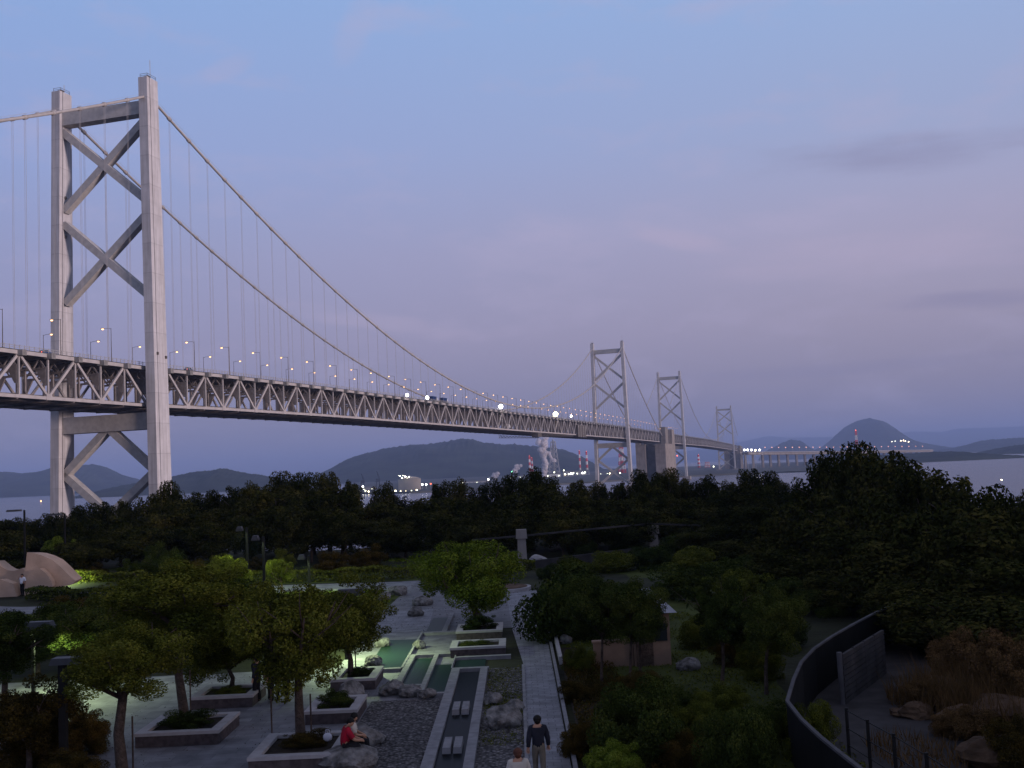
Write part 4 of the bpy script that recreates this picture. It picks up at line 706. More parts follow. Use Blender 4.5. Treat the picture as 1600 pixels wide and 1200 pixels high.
for i, (x, y, q) in enumerate(FB):
    bush((x, y, ZP), q, q*.4, f'dusky mounded bush under the trees left of the ponds, {ordn(i+1)} of a thicket', ('lf1', 'lf2', 'lf3')[i % 3], CR_MID, 'thicket of bushes left of the ponds')
for i, (x, y, hw, h) in enumerate(((20, 1205, 60, 70), (75, 1190, 56, 64), (135, 1175, 50, 74), (20, 1150, 44, 60), (110, 1225, 60, 60), (90, 1130, 40, 56))):
    c = at(x, y); k = c[1]/FPX; bush(c, hw*k, h*k*.62, f'rust-tinged bush in the lower left corner, {ordn(i+1)} of a cluster', 'lf3', CR_FINE, 'rusty bushes in the lower left corner')
# clipped bushes and small trees, from left to right
BS = [(90, 905, 30, 62, 'lf4', 'fresh green small tree behind the stone sculpture', 1), (150, 905, 22, 26, 'lf3', 'rusty rounded bush right of the stone sculpture', 0), (205, 905, 26, 34, 'lf1', 'dark bush, left of a trio behind the lamplit path', 0), (255, 900, 40, 50, 'lf1', 'broad dark bush, middle of a trio behind the lamplit path', 0), (345, 905, 28, 42, 'lf2', 'olive bush, right of a trio behind the lamplit path', 0), (395, 895, 22, 26, 'lf3', 'rusty bush left of the leftmost tall lamp post', 0), (440, 895, 24, 40, 'lf2', 'thin olive bush between the tall lamp posts', 0), (520, 895, 34, 38, 'lf3', 'rusty broad bush right of the tall lamp posts', 0), (580, 890, 34, 42, 'lf3', 'rusty bush behind the long hedge', 0),
      (20, 985, 50, 30, 'lf4', 'yellow-green low bush at the left edge below the sculpture', 0), (110, 965, 55, 36, 'lf3', 'dusky wide bush below the stone sculpture', 0), (200, 958, 50, 36, 'lf1', 'dark wide bush right of the pale paving patch', 0), (70, 1000, 60, 40, 'lf1', 'dark bush below the yellow-green one at the left edge', 0)]
for bx, by, cx, tp, bt, hw, m_, lb in ((215, 1010, 212, 905, 1000, 72, 'lf2', 'olive tree behind the forked-trunk tree, just left of its trunk'), (335, 985, 330, 895, 975, 60, 'lf1', 'dark tree behind the forked-trunk tree, just right of its trunk'), (425, 1010, 420, 915, 1030, 74, 'lf1', 'dark tree behind the leaning leafy tree'), (60, 1050, 62, 935, 1035, 76, 'lf1', 'dark tree in the left edge group, middle one'), (255, 935, 255, 845, 925, 46, 'lf1', 'slim dark tree by the lamplit path'), (360, 935, 358, 862, 925, 38, 'lf2', 'slim olive tree by the lamplit path'), (310, 925, 305, 868, 915, 30, 'lf3', 'slim rusty tree by the lamplit path'), (440, 925, 436, 870, 915, 26, 'lf2', 'slim olive tree between the tall lamp posts')):
    gb = at(bx, by); Y = gb[1]; t, q = fwd(cx, tp, Y), fwd(cx, bt, Y); k = Y/FPX; tree('tree', lb, gb, (t[0], Y, (t[2]+q[2])/2), (hw*k*(.8 if by < 940 else 1.1), hw*k, (t[2]-q[2])/2), CR_FINE, bx, m_, .12)
for x, y, hw, h, m_, lb, tr in BS:
    c = at(x, y); k = c[1]/FPX
    if tr: tree('tree', lb, c, (c[0], c[1], ZP+h*k*.66), (hw*k, hw*k, h*k*.42), CR_MID, 0, m_, .1)
    else: bush(c, hw*k, h*k*.62, lb, m_, CR_MID)
# shrubs on the terrace right of the path
BR = [(892, 1000, 82, 128, 'lf1', 'large smooth dark dome-shaped bush beside the path'), (960, 985, 46, 60, 'lf1', 'dark bush tucked behind the dome-shaped bush'), (895, 900, 38, 34, 'lf2', 'clipped olive mound, leftmost on the terrace before the wood'), (955, 893, 42, 34, 'lf2', 'clipped olive mound, second on the terrace before the wood'), (1020, 888, 44, 38, 'lf1', 'clipped dark mound, third on the terrace before the wood'), (1090, 890, 46, 40, 'lf2', 'clipped olive mound, fourth on the terrace before the wood'), (1150, 905, 48, 44, 'lf1', 'clipped dark mound, rightmost on the terrace before the wood'), (910, 865, 30, 26, 'lf1', 'small dark mound by the low terrace wall, left one'), (985, 862, 32, 26, 'lf1', 'small dark mound by the low terrace wall, middle one'), (1060, 862, 34, 30, 'lf1', 'small dark mound by the low terrace wall, right one'), (860, 905, 22, 26, 'lf1', 'small dark bush by the stone pillar at the end of the path'), (1075, 935, 60, 60, 'lf1', 'dark bush behind the pale roof of the hut'), (1230, 955, 44, 60, 'lf1', 'dull green bush left of the curved wall, upper one'), (1160, 940, 50, 56, 'lf2', 'dull green bush right of the hut roof')]
for x, y, hw, h, m_, lb in BR: c = at(x, y); k = c[1]/FPX; bush(c, hw*k, h*k*.62, lb, m_, CR_DOME if 'dome' in lb or 'mound' in lb else CR_MID)
BN = [(985, 1190, 88, 150, 'lf1', 'large dark leafy bush at the bottom right of the path'), (965, 1222, 50, 70, 'lf4', 'fresh green bush at the bottom edge right of the man'), (1155, 1228, 66, 146, 'lf1', 'large dark bush at the bottom edge left of the sunken path'), (1090, 1150, 40, 60, 'lf2', 'olive bush between the two large bottom bushes'), (1215, 1150, 40, 64, 'lf1', 'dark bush against the outside of the curved wall'), (1268, 1185, 46, 104, 'lf2', 'dark bush growing over the corner of the curved wall'), (905, 1095, 34, 40, 'lf3', 'rusty low bush right of the path below the hut'), (1000, 1085, 40, 44, 'lf3', 'rusty low bush in front of the hut'), (1190, 1060, 40, 60, 'lf2', 'olive bush beside the thin tree left of the curved wall')]
for x, y, hw, h, m_, lb in BN: c = at(x, y); k = c[1]/FPX; bush(c, hw*k, h*k*.6, lb, m_, CR_FINE)
for i, (x, y, hw, h) in enumerate(((905, 1180, 34, 60), (1040, 1120, 50, 66), (1130, 1120, 46, 60), (1075, 1200, 46, 66), (1185, 1180, 44, 90), (905, 1050, 30, 44), (1150, 1040, 44, 60), (1225, 1010, 40, 56), (1100, 1010, 50, 60), (1185, 985, 50, 60), (1290, 960, 50, 56), (1350, 935, 50, 56))):
    c = at(x, y); k = c[1]/FPX; bush(c, hw*k, h*k*.6, f'dusky bush on the lawn between the path and the curved wall, {ordn(i+1)} of twelve', ('lf3', 'lf1', 'lf2')[i % 3], CR_FINE, 'bushes on the lawn right of the path')
for i, (x, y, hw, h) in enumerate(((1530, 1010, 60, 80), (1590, 1000, 60, 80), (1470, 1000, 50, 60), (1540, 1165, 50, 70), (1590, 1200, 60, 90), (1490, 1150, 36, 50))):
    c = at(x, y); k = c[1]/FPX; bush(c, hw*k, h*k*.6, f'brown scrub bush among the rocks at lower right, {ordn(i+1)} of six', 'lfr' if i % 2 else 'lf3', CR_FINE, 'scrub on the rocky slope')
for x, y, hw, h, lb in ((1500, 1075, 46, 90, 'brown twiggy bush on the rocks, left one'), (1560, 1090, 50, 100, 'brown twiggy bush on the rocks, middle one'), (1605, 1120, 50, 110, 'brown twiggy bush on the rocks at the right edge'), (1450, 1110, 34, 34, 'low brown bush at the foot of the rocks')): c = at(x, y); k = c[1]/FPX; bush((c[0], c[1], ZP+.4), hw*k, h*k*.55, lb, 'lfr', CR_MID)
def gtree(name, label, bx, by, cx, top, bot, hw, m, rad, pool, i, z=ZP, dep=.95, nb=5):
    b = at(bx, by, z); Y = b[1]; t, q = fwd(cx, top, Y), fwd(cx, bot, Y); k = Y/FPX; rz = (t[2]-q[2])/2; c = (t[0], Y, (t[2]+q[2])/2); return tree(name, label, b, c, (hw*k, hw*k*dep, rz), pool, i, m, rad, nb=nb)
zt = ZP+.33
gtree('tree', 'big green spreading tree over the planters on the canal axis', 747, 965, 722, 836, 968, 92, 'lf4', .26, CR_FINE, 0, zt, nb=7)
gtree('tree', 'forked-trunk tree in the square planter at lower left', 288, 1120, 285, 872, 1008, 126, 'lf2', .2, CR_FINE, 1, zt)
gtree('tree', 'leaning leafy tree above the seated couple', 470, 1158, 460, 890, 1086, 114, 'lf2', .19, CR_FINE, 2, zt, nb=7)
gtree('tree', 'tree at the end of the green-lit pond with crown reaching right', 548, 1056, 535, 892, 1036, 84, 'lf2', .15, CR_FINE, 3, zt)
gtree('tree', 'low green tree in the planter behind the forked-trunk tree', 362, 1078, 350, 950, 1068, 80, 'lf2', .12, CR_FINE, 0, zt)
gtree('tree', 'dusky olive tree at lower left held by dark stakes', 192, 1216, 195, 968, 1096, 106, 'lf2', .21, CR_FINE, 1)
gtree('tree', 'dark tree at the left edge in front of the green-lit paving', 10, 1130, 8, 942, 1062, 84, 'lf1', .16, CR_FINE, 2)
gtree('tree', 'dark tree behind the forked-trunk tree to the left', 130, 1065, 130, 930, 1030, 90, 'lf1', .15, CR_FINE, 3)
gtree('tree', 'dark tree filling the gap right of the forked-trunk tree', 395, 1000, 385, 905, 990, 70, 'lf1', .14, CR_MID, 1)
gtree('tree', 'rust and olive tree at the lower left corner', 45, 1215, 45, 1050, 1190, 88, 'lf3', .12, CR_FINE, 3)
for x, y, tp, hw, m_, lb, i in ((940, 1072, 888, 84, 'lf1', 'thin-trunked tree in front of the hut wall, leftmost', 0), (985, 1075, 900, 62, 'lf1', 'thin-trunked tree in front of the hut wall, middle', 1), (1000, 1068, 932, 36, 'lf1', 'thin-trunked tree in front of the hut wall, rightmost', 2), (1128, 1078, 900, 70, 'lf1', 'dark broad tree right of the hut', 3), (1198, 1085, 915, 64, 'lf1', 'thin tree with visible trunk left of the curved wall', 1)): gtree('tree', lb, x, y, x, tp, y-(62 if x < 1100 else 55), hw, m_, .07 if x < 1100 else .09, CR_FINE, i)
for j, (x0, y0) in enumerate(((183, 1200), (208, 1200), (298, 1112), (425, 1150), (487, 1160), (556, 1050))):
    b = at(x0, y0, ZP); tag(MB().tube([(b[0], b[1], ZP-.1), (b[0], b[1], ZP+1.5)], .03, 6).build('tree_stake', 'bark'), f'dark support stake beside a planted tree trunk, {ordn(j+1)} from the left', 'stake', 'tree stakes')
# ------------------------------------------------------------------ lawn tufts and ground cover
def scatter(name, region, n, size, m, h=.1):
    xs = rng.uniform(region[0], region[1], n); ys = rng.uniform(region[2], region[3], n); k = np.sin(xs*1.3+ys*.7)+np.sin(xs*.4-ys*1.1) > rng.uniform(-2, 1.4, n); xs, ys = xs[k], ys[k]
    C = np.stack([xs, ys, ZP+rng.uniform(.0, h, len(xs))], 1); N = np.stack([rng.normal(0, 1, len(xs)), rng.normal(0, 1, len(xs)), rng.uniform(0, 1, len(xs))], 1); tag(link(name, leaf_mesh(name, C, N, size, .3), m), kind='stuff')
scatter('grass', (1.9, 9, 24, 60), 26000, .13, 'lf2', .08); scatter('grass', (-24, -8.6, 70, 79), 9000, .2, 'lf4', .1); scatter('grass', (-46, -9, 94, 106), 9000, .28, 'lf4', .14)
scatter('ground_cover', (1.6, 3.6, 26, 46), 22000, .12, 'lf3', .28)
scatter('fallen_leaves', (-16, -5, 28, 47), 1500, .075, 'lf3', .012); scatter('fallen_leaves', (-9, .9, 57, 80), 1200, .12, 'lf3', .012); scatter('fallen_leaves', (-.05, 1.15, 29, 56), 260, .06, 'lf3', .014)
def blades(name, c, rx, ry, n, h, m):
    a = rng.uniform(0, 6.28, n); q = rng.random(n)**.5; X_ = c[0]+np.cos(a)*q*rx; Y_ = c[1]+np.sin(a)*q*ry; hh = h*rng.uniform(.4, 1.1, n); d = rng.normal(0, .28, (n, 2)); w = .018; th_ = rng.uniform(0, 3.14, n); z0 = ZP+.1*rng.random(n)
    V = np.stack([np.stack([X_-np.cos(th_)*w, Y_-np.sin(th_)*w, z0], 1), np.stack([X_+np.cos(th_)*w, Y_+np.sin(th_)*w, z0], 1), np.stack([X_+d[:, 0]*hh, Y_+d[:, 1]*hh, z0+hh], 1)], 1).reshape(-1, 3); tag(link(name, np_mesh(name, V, np.arange(n*3).reshape(n, 3)), m), kind='stuff')
for (x, y, rx, ry, n, h) in ((1455, 1100, 1.3, 2, 900, .8), (1540, 1110, 2.2, 3, 2600, 1.4), (1430, 1180, 1.2, 2, 500, .4), (1590, 1060, 2, 4, 2600, 1.7)): blades('dry_grass', at(x, y), rx, ry, n, h, 'lfr')
scatter('ground_cover', (9, 30, 60, 100), 14000, .4, 'lf1', .5); scatter('ground_cover', (-1.5, -.15, 33, 45.5), 5200, .09, 'lf2', .12)
# ------------------------------------------------------------------ stone sculpture, pillars, hut, walls
def extrude(poly, Y, d, m, name, parent, skew=.0):
    P = [fwd(x, y, Y) for x, y in poly]; n = len(P); mb = MB(); F0 = [(p[0], Y, p[2]) for p in P]; c = np.mean(P, axis=0); F1 = [(c[0]+(p[0]-c[0])*.86, Y+d, c[2]+(p[2]-c[2])*.9) for p in P]
    mb.add(F0+F1, [tuple(range(n)), tuple(range(2*n-1, n-1, -1))]+[(i, i+n, (i+1) % n+n, (i+1) % n) for i in range(n)]); return mb.build(name, m, parent)
sc_ = empty('stone_sculpture', at(60, 922), 'pink granite sculpture of curved fins standing by the lamplit path', 'sculpture')
extrude([(28, 930), (34, 905), (40, 885), (42, 863), (52, 864), (66, 868), (82, 875), (96, 887), (108, 899), (118, 908), (114, 913), (96, 917), (80, 920), (60, 926)], 88.4, 2.2, 'granite', 'fin', sc_)
extrude([(38, 932), (38, 912), (44, 897), (52, 889), (62, 888), (72, 896), (80, 908), (82, 917), (66, 925)], 87.3, 1.0, 'granite', 'shell', sc_)
extrude([(-30, 935), (-25, 880), (-10, 876), (3, 886), (12, 891), (22, 892), (34, 888), (38, 890), (36, 905), (32, 930)], 89.6, 1.6, 'granite', 'fin', sc_); extrude([(-30, 940), (-25, 912), (0, 905), (20, 912), (27, 933)], 86.8, 1.2, 'granite', 'shell', sc_)
def pillar(px, yt, ybase, w, label):
    b = at(px, ybase); t = fwd(px, yt, b[1]); r = empty('stone_pillar', b, label, 'pillar', 'stone pillars at the end of the park'); h = t[2]-ZP
    MB().hexa([(b[0]-w*.5, b[1]-w*.5, ZP-.3), (b[0]+w*.5, b[1]-w*.5, ZP-.3), (b[0]+w*.5, b[1]+w*.5, ZP-.3), (b[0]-w*.5, b[1]+w*.5, ZP-.3)], [(b[0]-w*.42, b[1]-w*.42, ZP+h-.75), (b[0]+w*.42, b[1]-w*.42, ZP+h-.75), (b[0]+w*.42, b[1]+w*.42, ZP+h-.75), (b[0]-w*.42, b[1]+w*.42, ZP+h-.75)]).build('shaft', 'conc', r)
    w2 = w*.58; MB().hexa([(b[0]-w2, b[1]-w2, ZP+h-.75), (b[0]+w2, b[1]-w2, ZP+h-.75), (b[0]+w2, b[1]+w2, ZP+h-.75), (b[0]-w2, b[1]+w2, ZP+h-.75)], [(b[0]-w2*.9, b[1]-w2*.9, ZP+h), (b[0]+w2*.9, b[1]-w2*.9, ZP+h), (b[0]+w2*.9, b[1]+w2*.9, ZP+h), (b[0]-w2*.9, b[1]+w2*.9, ZP+h)]).build('cap_block', 'conc', r); return b
b1 = pillar(817, 827, 888, .82, 'stone pillar with block cap at the far end of the path'); b2 = pillar(1022, 821, 862, .9, 'stone pillar with block cap in the middle of the terrace'); b3 = pillar(1096, 829, 858, .85, 'squat stone pillar on the terrace, rightmost')
w_ = empty('terrace_wall', b1, 'low pale terrace rail linking the stone pillars before the wood', 'wall'); m = MB(); q = MB()
pts = [(b1[0]-4, b1[1]-1.5, ZP+2.6), (b1[0]+.4, b1[1], ZP+2.7), (b2[0]-.4, b2[1], ZP+2.6), (b3[0], b3[1], ZP+2.2)]
for a, b in zip(pts[:-1], pts[1:]):
    m.beam(a, b, .22, .14); m.beam((a[0], a[1], ZP+.1), (b[0], b[1], ZP+.1), .3, .9)
m.build('top_rail', 'wallg', w_)
for i, (x, y) in enumerate(((868, 858), (920, 851), (842, 880))): rock(at(x, y), .7, f'pale stone block among the mounds of the terrace, {ordn(i+1)} of three', 'kerbl', flat=.8, seed=70+i)
hx0, hx1, hy0, hy1 = 4.5, 6.0, 44.6, 47.6; r = empty('hut', ((hx0+hx1)/2, 46.5, ZP), 'small hut with pale hipped roof and warm plaster wall behind the thin-trunked trees', 'hut')
MB().box(hx0, hx1, hy0, hy1, ZP-.2, ZP+2.15).build('wall', 'hutw', r); m = MB(); e = .3; m.hexa([(hx0-e, hy0-e, ZP+2.15), (hx1+e, hy0-e, ZP+2.15), (hx1+e, hy1+e, ZP+2.15), (hx0-e, hy1+e, ZP+2.15)], [(hx0+.55, 45.7, ZP+2.95), (hx1-.55, 45.7, ZP+2.95), (hx1-.55, 46.5, ZP+2.95), (hx0+.55, 46.5, ZP+2.95)]); m.build('roof', 'roof', r)
MB().box(hx0+.08, hx0+.78, hy0-.05, hy0-.003, ZP, ZP+2).build('door', 'bark', r); w2_ = empty('garden_wall', (3.7, 44.9, ZP), 'low warm-toned garden wall joined to the left of the hut', 'wall'); MB().box(2.85, 4.48, 44.8, 45.05, ZP-.2, ZP+1.0).build('wall_face', 'hutw', w2_); MB().box(2.8, 4.49, 44.75, 45.1, ZP+1.0, ZP+1.07).build('coping', 'hutw', w2_)
MB().box(hx1-.62, hx1-.12, hy0-.05, hy0-.003, ZP+1, ZP+1.7).build('window', 'glass', r)
tag(rock(at(1135, 955), .5, 'small pale rounded stone among the bushes right of the hut roof', 'kerbl', flat=.7, seed=90), cat='rock')
# curved wall round the sunken path
rim = [(1400, 942), (1366, 957), (1330, 976), (1300, 993), (1272, 1012), (1252, 1033), (1240, 1060), (1230, 1094), (1252, 1122), (1282, 1150), (1312, 1174), (1352, 1205), (1395, 1240)]
HW = 1.6; P = [at(x, y, ZP+HW) for x, y in rim]
r = empty('curved_wall', (P[6][0], P[6][1], ZP), 'dark curved retaining wall with a pale coping round the sunken path', 'wall'); m = MB(); q = MB(); th = .06
C = np.array([p[:2] for p in P]); T = np.gradient(C, axis=0); T = unit(T); Nn = np.stack([-T[:, 1], T[:, 0]], 1)
for i in range(len(P)-1):
    a0, a1, b0, b1_ = C[i]-Nn[i]*th/2, C[i]+Nn[i]*th/2, C[i+1]-Nn[i+1]*th/2, C[i+1]+Nn[i+1]*th/2
    m.hexa([(*a0, ZP-.2), (*b0, ZP-.2), (*b1_, ZP-.2), (*a1, ZP-.2)], [(*a0, ZP+HW-.06), (*b0, ZP+HW-.06), (*b1_, ZP+HW-.06), (*a1, ZP+HW-.06)])
    q.hexa([(*(a0-Nn[i]*.02), ZP+HW-.06), (*(b0-Nn[i+1]*.02), ZP+HW-.06), (*(b1_+Nn[i+1]*.02), ZP+HW-.06), (*(a1+Nn[i]*.02), ZP+HW-.06)], [(*(a0-Nn[i]*.02), ZP+HW), (*(b0-Nn[i+1]*.02), ZP+HW), (*(b1_+Nn[i+1]*.02), ZP+HW), (*(a1+Nn[i]*.02), ZP+HW)])
m.build('wall_face', 'walld', r); q.build('coping', 'rim', r)
ct_ = at(1425, 1110); fan = [tuple(p) for p in C]+[tuple(at(1520, 1260)[:2]), tuple(at(1500, 1090)[:2]), tuple(at(1440, 1020)[:2])]; m = MB()
for i in range(len(fan)): p, q_ = fan[i], fan[(i+1) % len(fan)]; m.add([(ct_[0], ct_[1], ZP+.005), (*q_, ZP+.005), (*p, ZP+.005)], [(0, 1, 2)])
tag(m.build('path', 'wallg'), kind='structure')
a, b = at(1320, 1100), at(1384, 1052); r = empty('slatted_fence', a, 'grey slatted fence panel with a pale end post inside the curved wall', 'fence'); d = (b-a)[:2]; L_ = np.linalg.norm(d); d = d/L_; n_ = np.array([-d[1], d[0]])*.05; n3 = np.array([n_[0], n_[1], 0]); z1 = np.array([0, 0, 1.65])
m = MB(); K = 4
for k in range(K):
    p, q_ = a+(b-a)*(k/K), a+(b-a)*((k+.965)/K)
    for j in range(9): u0, u1 = z1*(j/9), z1*((j+.8)/9); m.hexa([p-n3+u0, q_-n3+u0, q_+n3+u0, p+n3+u0], [p-n3+u1, q_-n3+u1, q_+n3+u1, p+n3+u1])
    m.hexa([p-n3*.6, p-n3*.6+(q_-p)*.04, p+n3*.6+(q_-p)*.04, p+n3*.6], [p-n3*.6+z1, p-n3*.6+(q_-p)*.04+z1, p+n3*.6+(q_-p)*.04+z1, p+n3*.6+z1])
m.build('panel', 'wallg', r); MB().tube([a-[.1, .1, 0], a-[.1, .1, 0]+z1*1.04], .09, 10).build('end_post', 'rim', r)
r = empty('railing', at(1355, 1190), 'thin dark railing with upright posts at the lower right', 'railing'); tp = [at(x, y, ZP+1.35) for x, y in ((1322, 1106), (1355, 1124), (1396, 1146), (1447, 1176), (1500, 1208))]
for p in tp: MB().beam((p[0], p[1], ZP-.1), tuple(p), .07, .07).build('post', 'black', r)
m = MB()
for a, b in zip(tp[:-1], tp[1:]):
    for dz in (-.06, -.55, -1.0): m.beam(a+[0, 0, dz], b+[0, 0, dz], .022, .022)
m.build('rails', 'black', r)
# ------------------------------------------------------------------ park lamps: dark posts with flat hoods that throw light down only
def hood_lamp(b, h, arm, label, lit=0, w=.16, dirx=1, col=(.74, 1, .5)):
    x, y = b[0], b[1]; r = empty('park_lamp', (x, y, ZP), label, 'park lamp', 'hooded park lamps'); MB().box(x-w/2, x+w/2, y-w/2, y+w/2, ZP-.2, ZP+h).build('post', 'black', r)
    x0, x1 = sorted((x-dirx*.3, x+dirx*arm)); hd = MB().hexa([(x0, y-.26, ZP+h-.1), (x1, y-.26, ZP+h-.1), (x1, y+.26, ZP+h-.1), (x0, y+.26, ZP+h-.1)], [(x0+.05, y-.2, ZP+h+.08), (x1-.05, y-.2, ZP+h+.08), (x1-.05, y+.2, ZP+h+.08), (x0+.05, y+.2, ZP+h+.08)]).build('hood', 'blackt', r)
    if lit:
        l = MB().box(x0+.15, x1-.15, y-.18, y+.18, ZP+h-.14, ZP+h-.105).build('lens', 'e_gl', r); l.parent = hd; sk = MB(); sk.box(x0, x1, y-.27, y-.24, ZP+h-.24, ZP+h-.1).box(x0, x1, y+.24, y+.27, ZP+h-.24, ZP+h-.1).box(x0-.03, x0, y-.27, y+.27, ZP+h-.24, ZP+h-.1).box(x1, x1+.03, y-.27, y+.27, ZP+h-.24, ZP+h-.1); s_ = sk.build('skirt', 'blackt', r); s_.parent = hd
        li = bpy.data.lights.new('lamp_light', 'SPOT'); li.energy = lit; li.color = col; li.spot_size = R_(164); li.spot_blend = .6; li.shadow_soft_size = .2
        lo = bpy.data.objects.new('lamp_light', li); COL.objects.link(lo); lo.parent = r; lo.location = ((x0+x1)/2-x, 0, h-.16)
hood_lamp(at(100, 1216), 3.35, 1.35, 'tall dark hooded lamp post at the lower left, unlit', 0, .2)
a = fwd(38, 797, 100); hood_lamp((a[0], 100), a[2]-ZP, -1.6, 'hooded lamp post against the water, left one', 0, .14); a = fwd(101, 803, 100); hood_lamp((a[0], 100), a[2]-ZP, -1.6, 'hooded lamp post in front of the tallest tower, right one', 0, .14)
for x, y, yt, lb, e in ((388, 930, 824, 'tall thin lamp post beside the lamplit path, leftmost of three', 2600), (414, 948, 838, 'tall thin lamp post beside the lamplit path, middle of three', 2000), (484, 932, 868, 'tall thin lamp post beside the lamplit path, rightmost of three', 2600), (703, 850, 815, 'thin lamp post behind the big green tree', 0)):
    b = at(x, y); t = fwd(x, yt, b[1]); hood_lamp(b, t[2]-ZP, -.7, lb, e, .16)
hood_lamp((-8.1, 49.5), 3.1, .9, 'lit hooded lamp hidden behind the tree at the green-lit pond', 3000, .12); hood_lamp((-19.6, 43.4), 3.0, .8, 'lit hooded lamp behind the dark tree at the left edge', 2400, .12)
hood_lamp((-40.3, 93.4), 2.1, .9, 'lit hooded lamp behind the stone sculpture', 4000, .12)
# ------------------------------------------------------------------ people
def person(label, loc, head, J, top, legs, hairm='hair', shoes='shoe', look=(0, 1, 0), baldness=False, sleeves='long', extras=None):
    root = empty('person', loc, label, 'person'); root.rotation_euler = (0, 0, head)
    r = dict(pel=.14, sp=.135, ch=.15, nk=.055, hd=.088, ht=.078, sh=.08, el=.05, wr=.032, pm=.036, hp=.092, kn=.062, an=.043, to=.04)
    V = []; E_ = []; Rr = []; tagp = []
    def v(p, rad, zone): V.append(Vector(p)); Rr.append(rad); tagp.append(zone); return len(V)-1
    def e(a, b): E_.append((a, b))
    pel = v(J['pel'], r['pel'], 'leg'); sp = v(J['sp'], r['sp'], 'top'); ch = v(J['ch'], r['ch'], 'top'); nk = v(J['nk'], r['nk'], 'skin'); hd = v(J['hd'], r['hd'], 'skin'); L0 = Vector(look).normalized(); hv = Vector(J['hd'])
    ht = v(hv+(hv-Vector(J['nk'])).normalized()*.09, r['ht'], 'skin'); e(pel, sp); e(sp, ch); e(ch, nk); e(nk, hd); e(hd, ht)
    ns = v(hv+L0*.105+Vector((0, 0, -.005)), .017, 'skin'); e(hd, ns); cn_ = v(hv+L0*.06+Vector((0, 0, -.075)), .045, 'skin'); e(hd, cn_)
    sideh = L0.cross(Vector((0, 0, 1))).normalized()
    for k in (-1, 1): ea = v(hv+sideh*k*.098+Vector((0, 0, 0)), .02, 'skin'); e(hd, ea)
    for sd_ in ('l', 'r'):
        sh = v(J['sh'+sd_], r['sh'], 'top'); el = v(J['el'+sd_], r['el'], 'top' if sleeves == 'long' else 'skin'); wr = v(J['wr'+sd_], r['wr'], 'skin'); e(ch, sh); e(sh, el); e(el, wr)
        f = (Vector(J['wr'+sd_])-Vector(J['el'+sd_])).normalized(); sdv = f.cross(Vector((0, 1, .3))).normalized(); pm = v(Vector(J['wr'+sd_])+f*.075, r['pm'], 'skin'); e(wr, pm)
        curl = f.cross(sdv).normalized()*(.02)
        for q, ln in ((-.03, .068), (-.01, .08), (.011, .076), (.03, .058)):
            a = v(Vector(J['wr'+sd_])+f*(.078+ln*.5)+sdv*q*1.15, .0095, 'skin'); b = v(Vector(J['wr'+sd_])+f*(.078+ln)+sdv*q*1.2+curl, .008, 'skin'); e(pm, a); e(a, b)
        a = v(Vector(J['wr'+sd_])+f*.07+sdv*-.055, .011, 'skin'); b = v(Vector(J['wr'+sd_])+f*.11+sdv*-.062+curl, .009, 'skin'); e(wr, a); e(a, b)
        hp = v(J['hp'+sd_], r['hp'], 'leg'); kn = v(J['kn'+sd_], r['kn'], 'leg'); an = v(J['an'+sd_], r['an'], 'leg'); to = v(J['to'+sd_], r['to'], 'shoe'); e(pel, hp); e(hp, kn); e(kn, an); e(an, to)
    me = bpy.data.meshes.new('body'); me.from_pydata(V, E_, []); o = bpy.data.objects.new('body', me); COL.objects.link(o)
    o.modifiers.new('skin', 'SKIN'); sv = me.skin_vertices[0].data
    for i, rad in enumerate(Rr): sv[i].radius = (rad, rad); sv[i].use_root = (i == 0)
    o.modifiers.new('sub', 'SUBSURF').levels = 2; dg = bpy.context.evaluated_depsgraph_get(); nm = bpy.data.meshes.new_from_object(o.evaluated_get(dg)); bpy.data.objects.remove(o)
    nm.polygons.foreach_set('use_smooth', [True]*len(nm.polygons)); nm.materials.clear(); nm.materials.append(M['skin']); bo = bpy.data.objects.new('body', nm); COL.objects.link(bo); bo.parent = root
    # nearest bone decides which garment a face belongs to
    segs = []
    for a, b in E_:
        z = tagp[b] if tagp[b] != 'skin' or tagp[a] == 'skin' else ('skin')
        if tagp[a] == 'top' and tagp[b] == 'skin': z = 'cuff'
        segs.append((np.array(V[a]), np.array(V[b]), z))
    nv = len(nm.vertices); co = np.zeros(nv*3); nm.vertices.foreach_get('co', co); co = co.reshape(-1, 3); no = np.zeros(nv*3); nm.vertices.foreach_get('normal', no); no = no.reshape(-1, 3); D = []
    Tt = []
    for a, b, z in segs: ab = b-a; t_ = np.clip(((co-a)@ab)/max(ab@ab, 1e-9), 0, 1); D.append(np.linalg.norm(co-(a+t_[:, None]*ab), axis=1)); Tt.append(t_)
    D = np.array(D); kk = D.argmin(0); tt = np.array(Tt)[kk, np.arange(nv)]; zone = np.array([segs[k][2] for k in kk]); neck = np.array([k == 2 for k in kk])
    zone = np.where((zone == 'cuff') & ~neck & (tt < .86), 'top', zone); zone = np.where((zone == 'cuff') & neck & (tt < .8), 'top', zone)
    hem = np.array(J['pel'])*.75+np.array(J['sp'])*.25; zone = np.where((kk == 0), 'top', zone)
    def garment(name, zn, m_, off):
        fs = [tuple(p.vertices) for p in nm.polygons if sum(zone[i] == zn for i in p.vertices) >= 3]
        if not fs: return
        used = sorted({i for f in fs for i in f}); mp_ = {i: j for j, i in enumerate(used)}; g_ = bpy.data.meshes.new(name); g_.from_pydata([tuple(co[i]+no[i]*off) for i in used], [], [tuple(mp_[i] for i in f) for f in fs]); g_.polygons.foreach_set('use_smooth', [True]*len(g_.polygons)); gm = link(name, g_, m_, root); s_ = gm.modifiers.new('cloth', 'SOLIDIFY'); s_.thickness = .008; s_.offset = 1
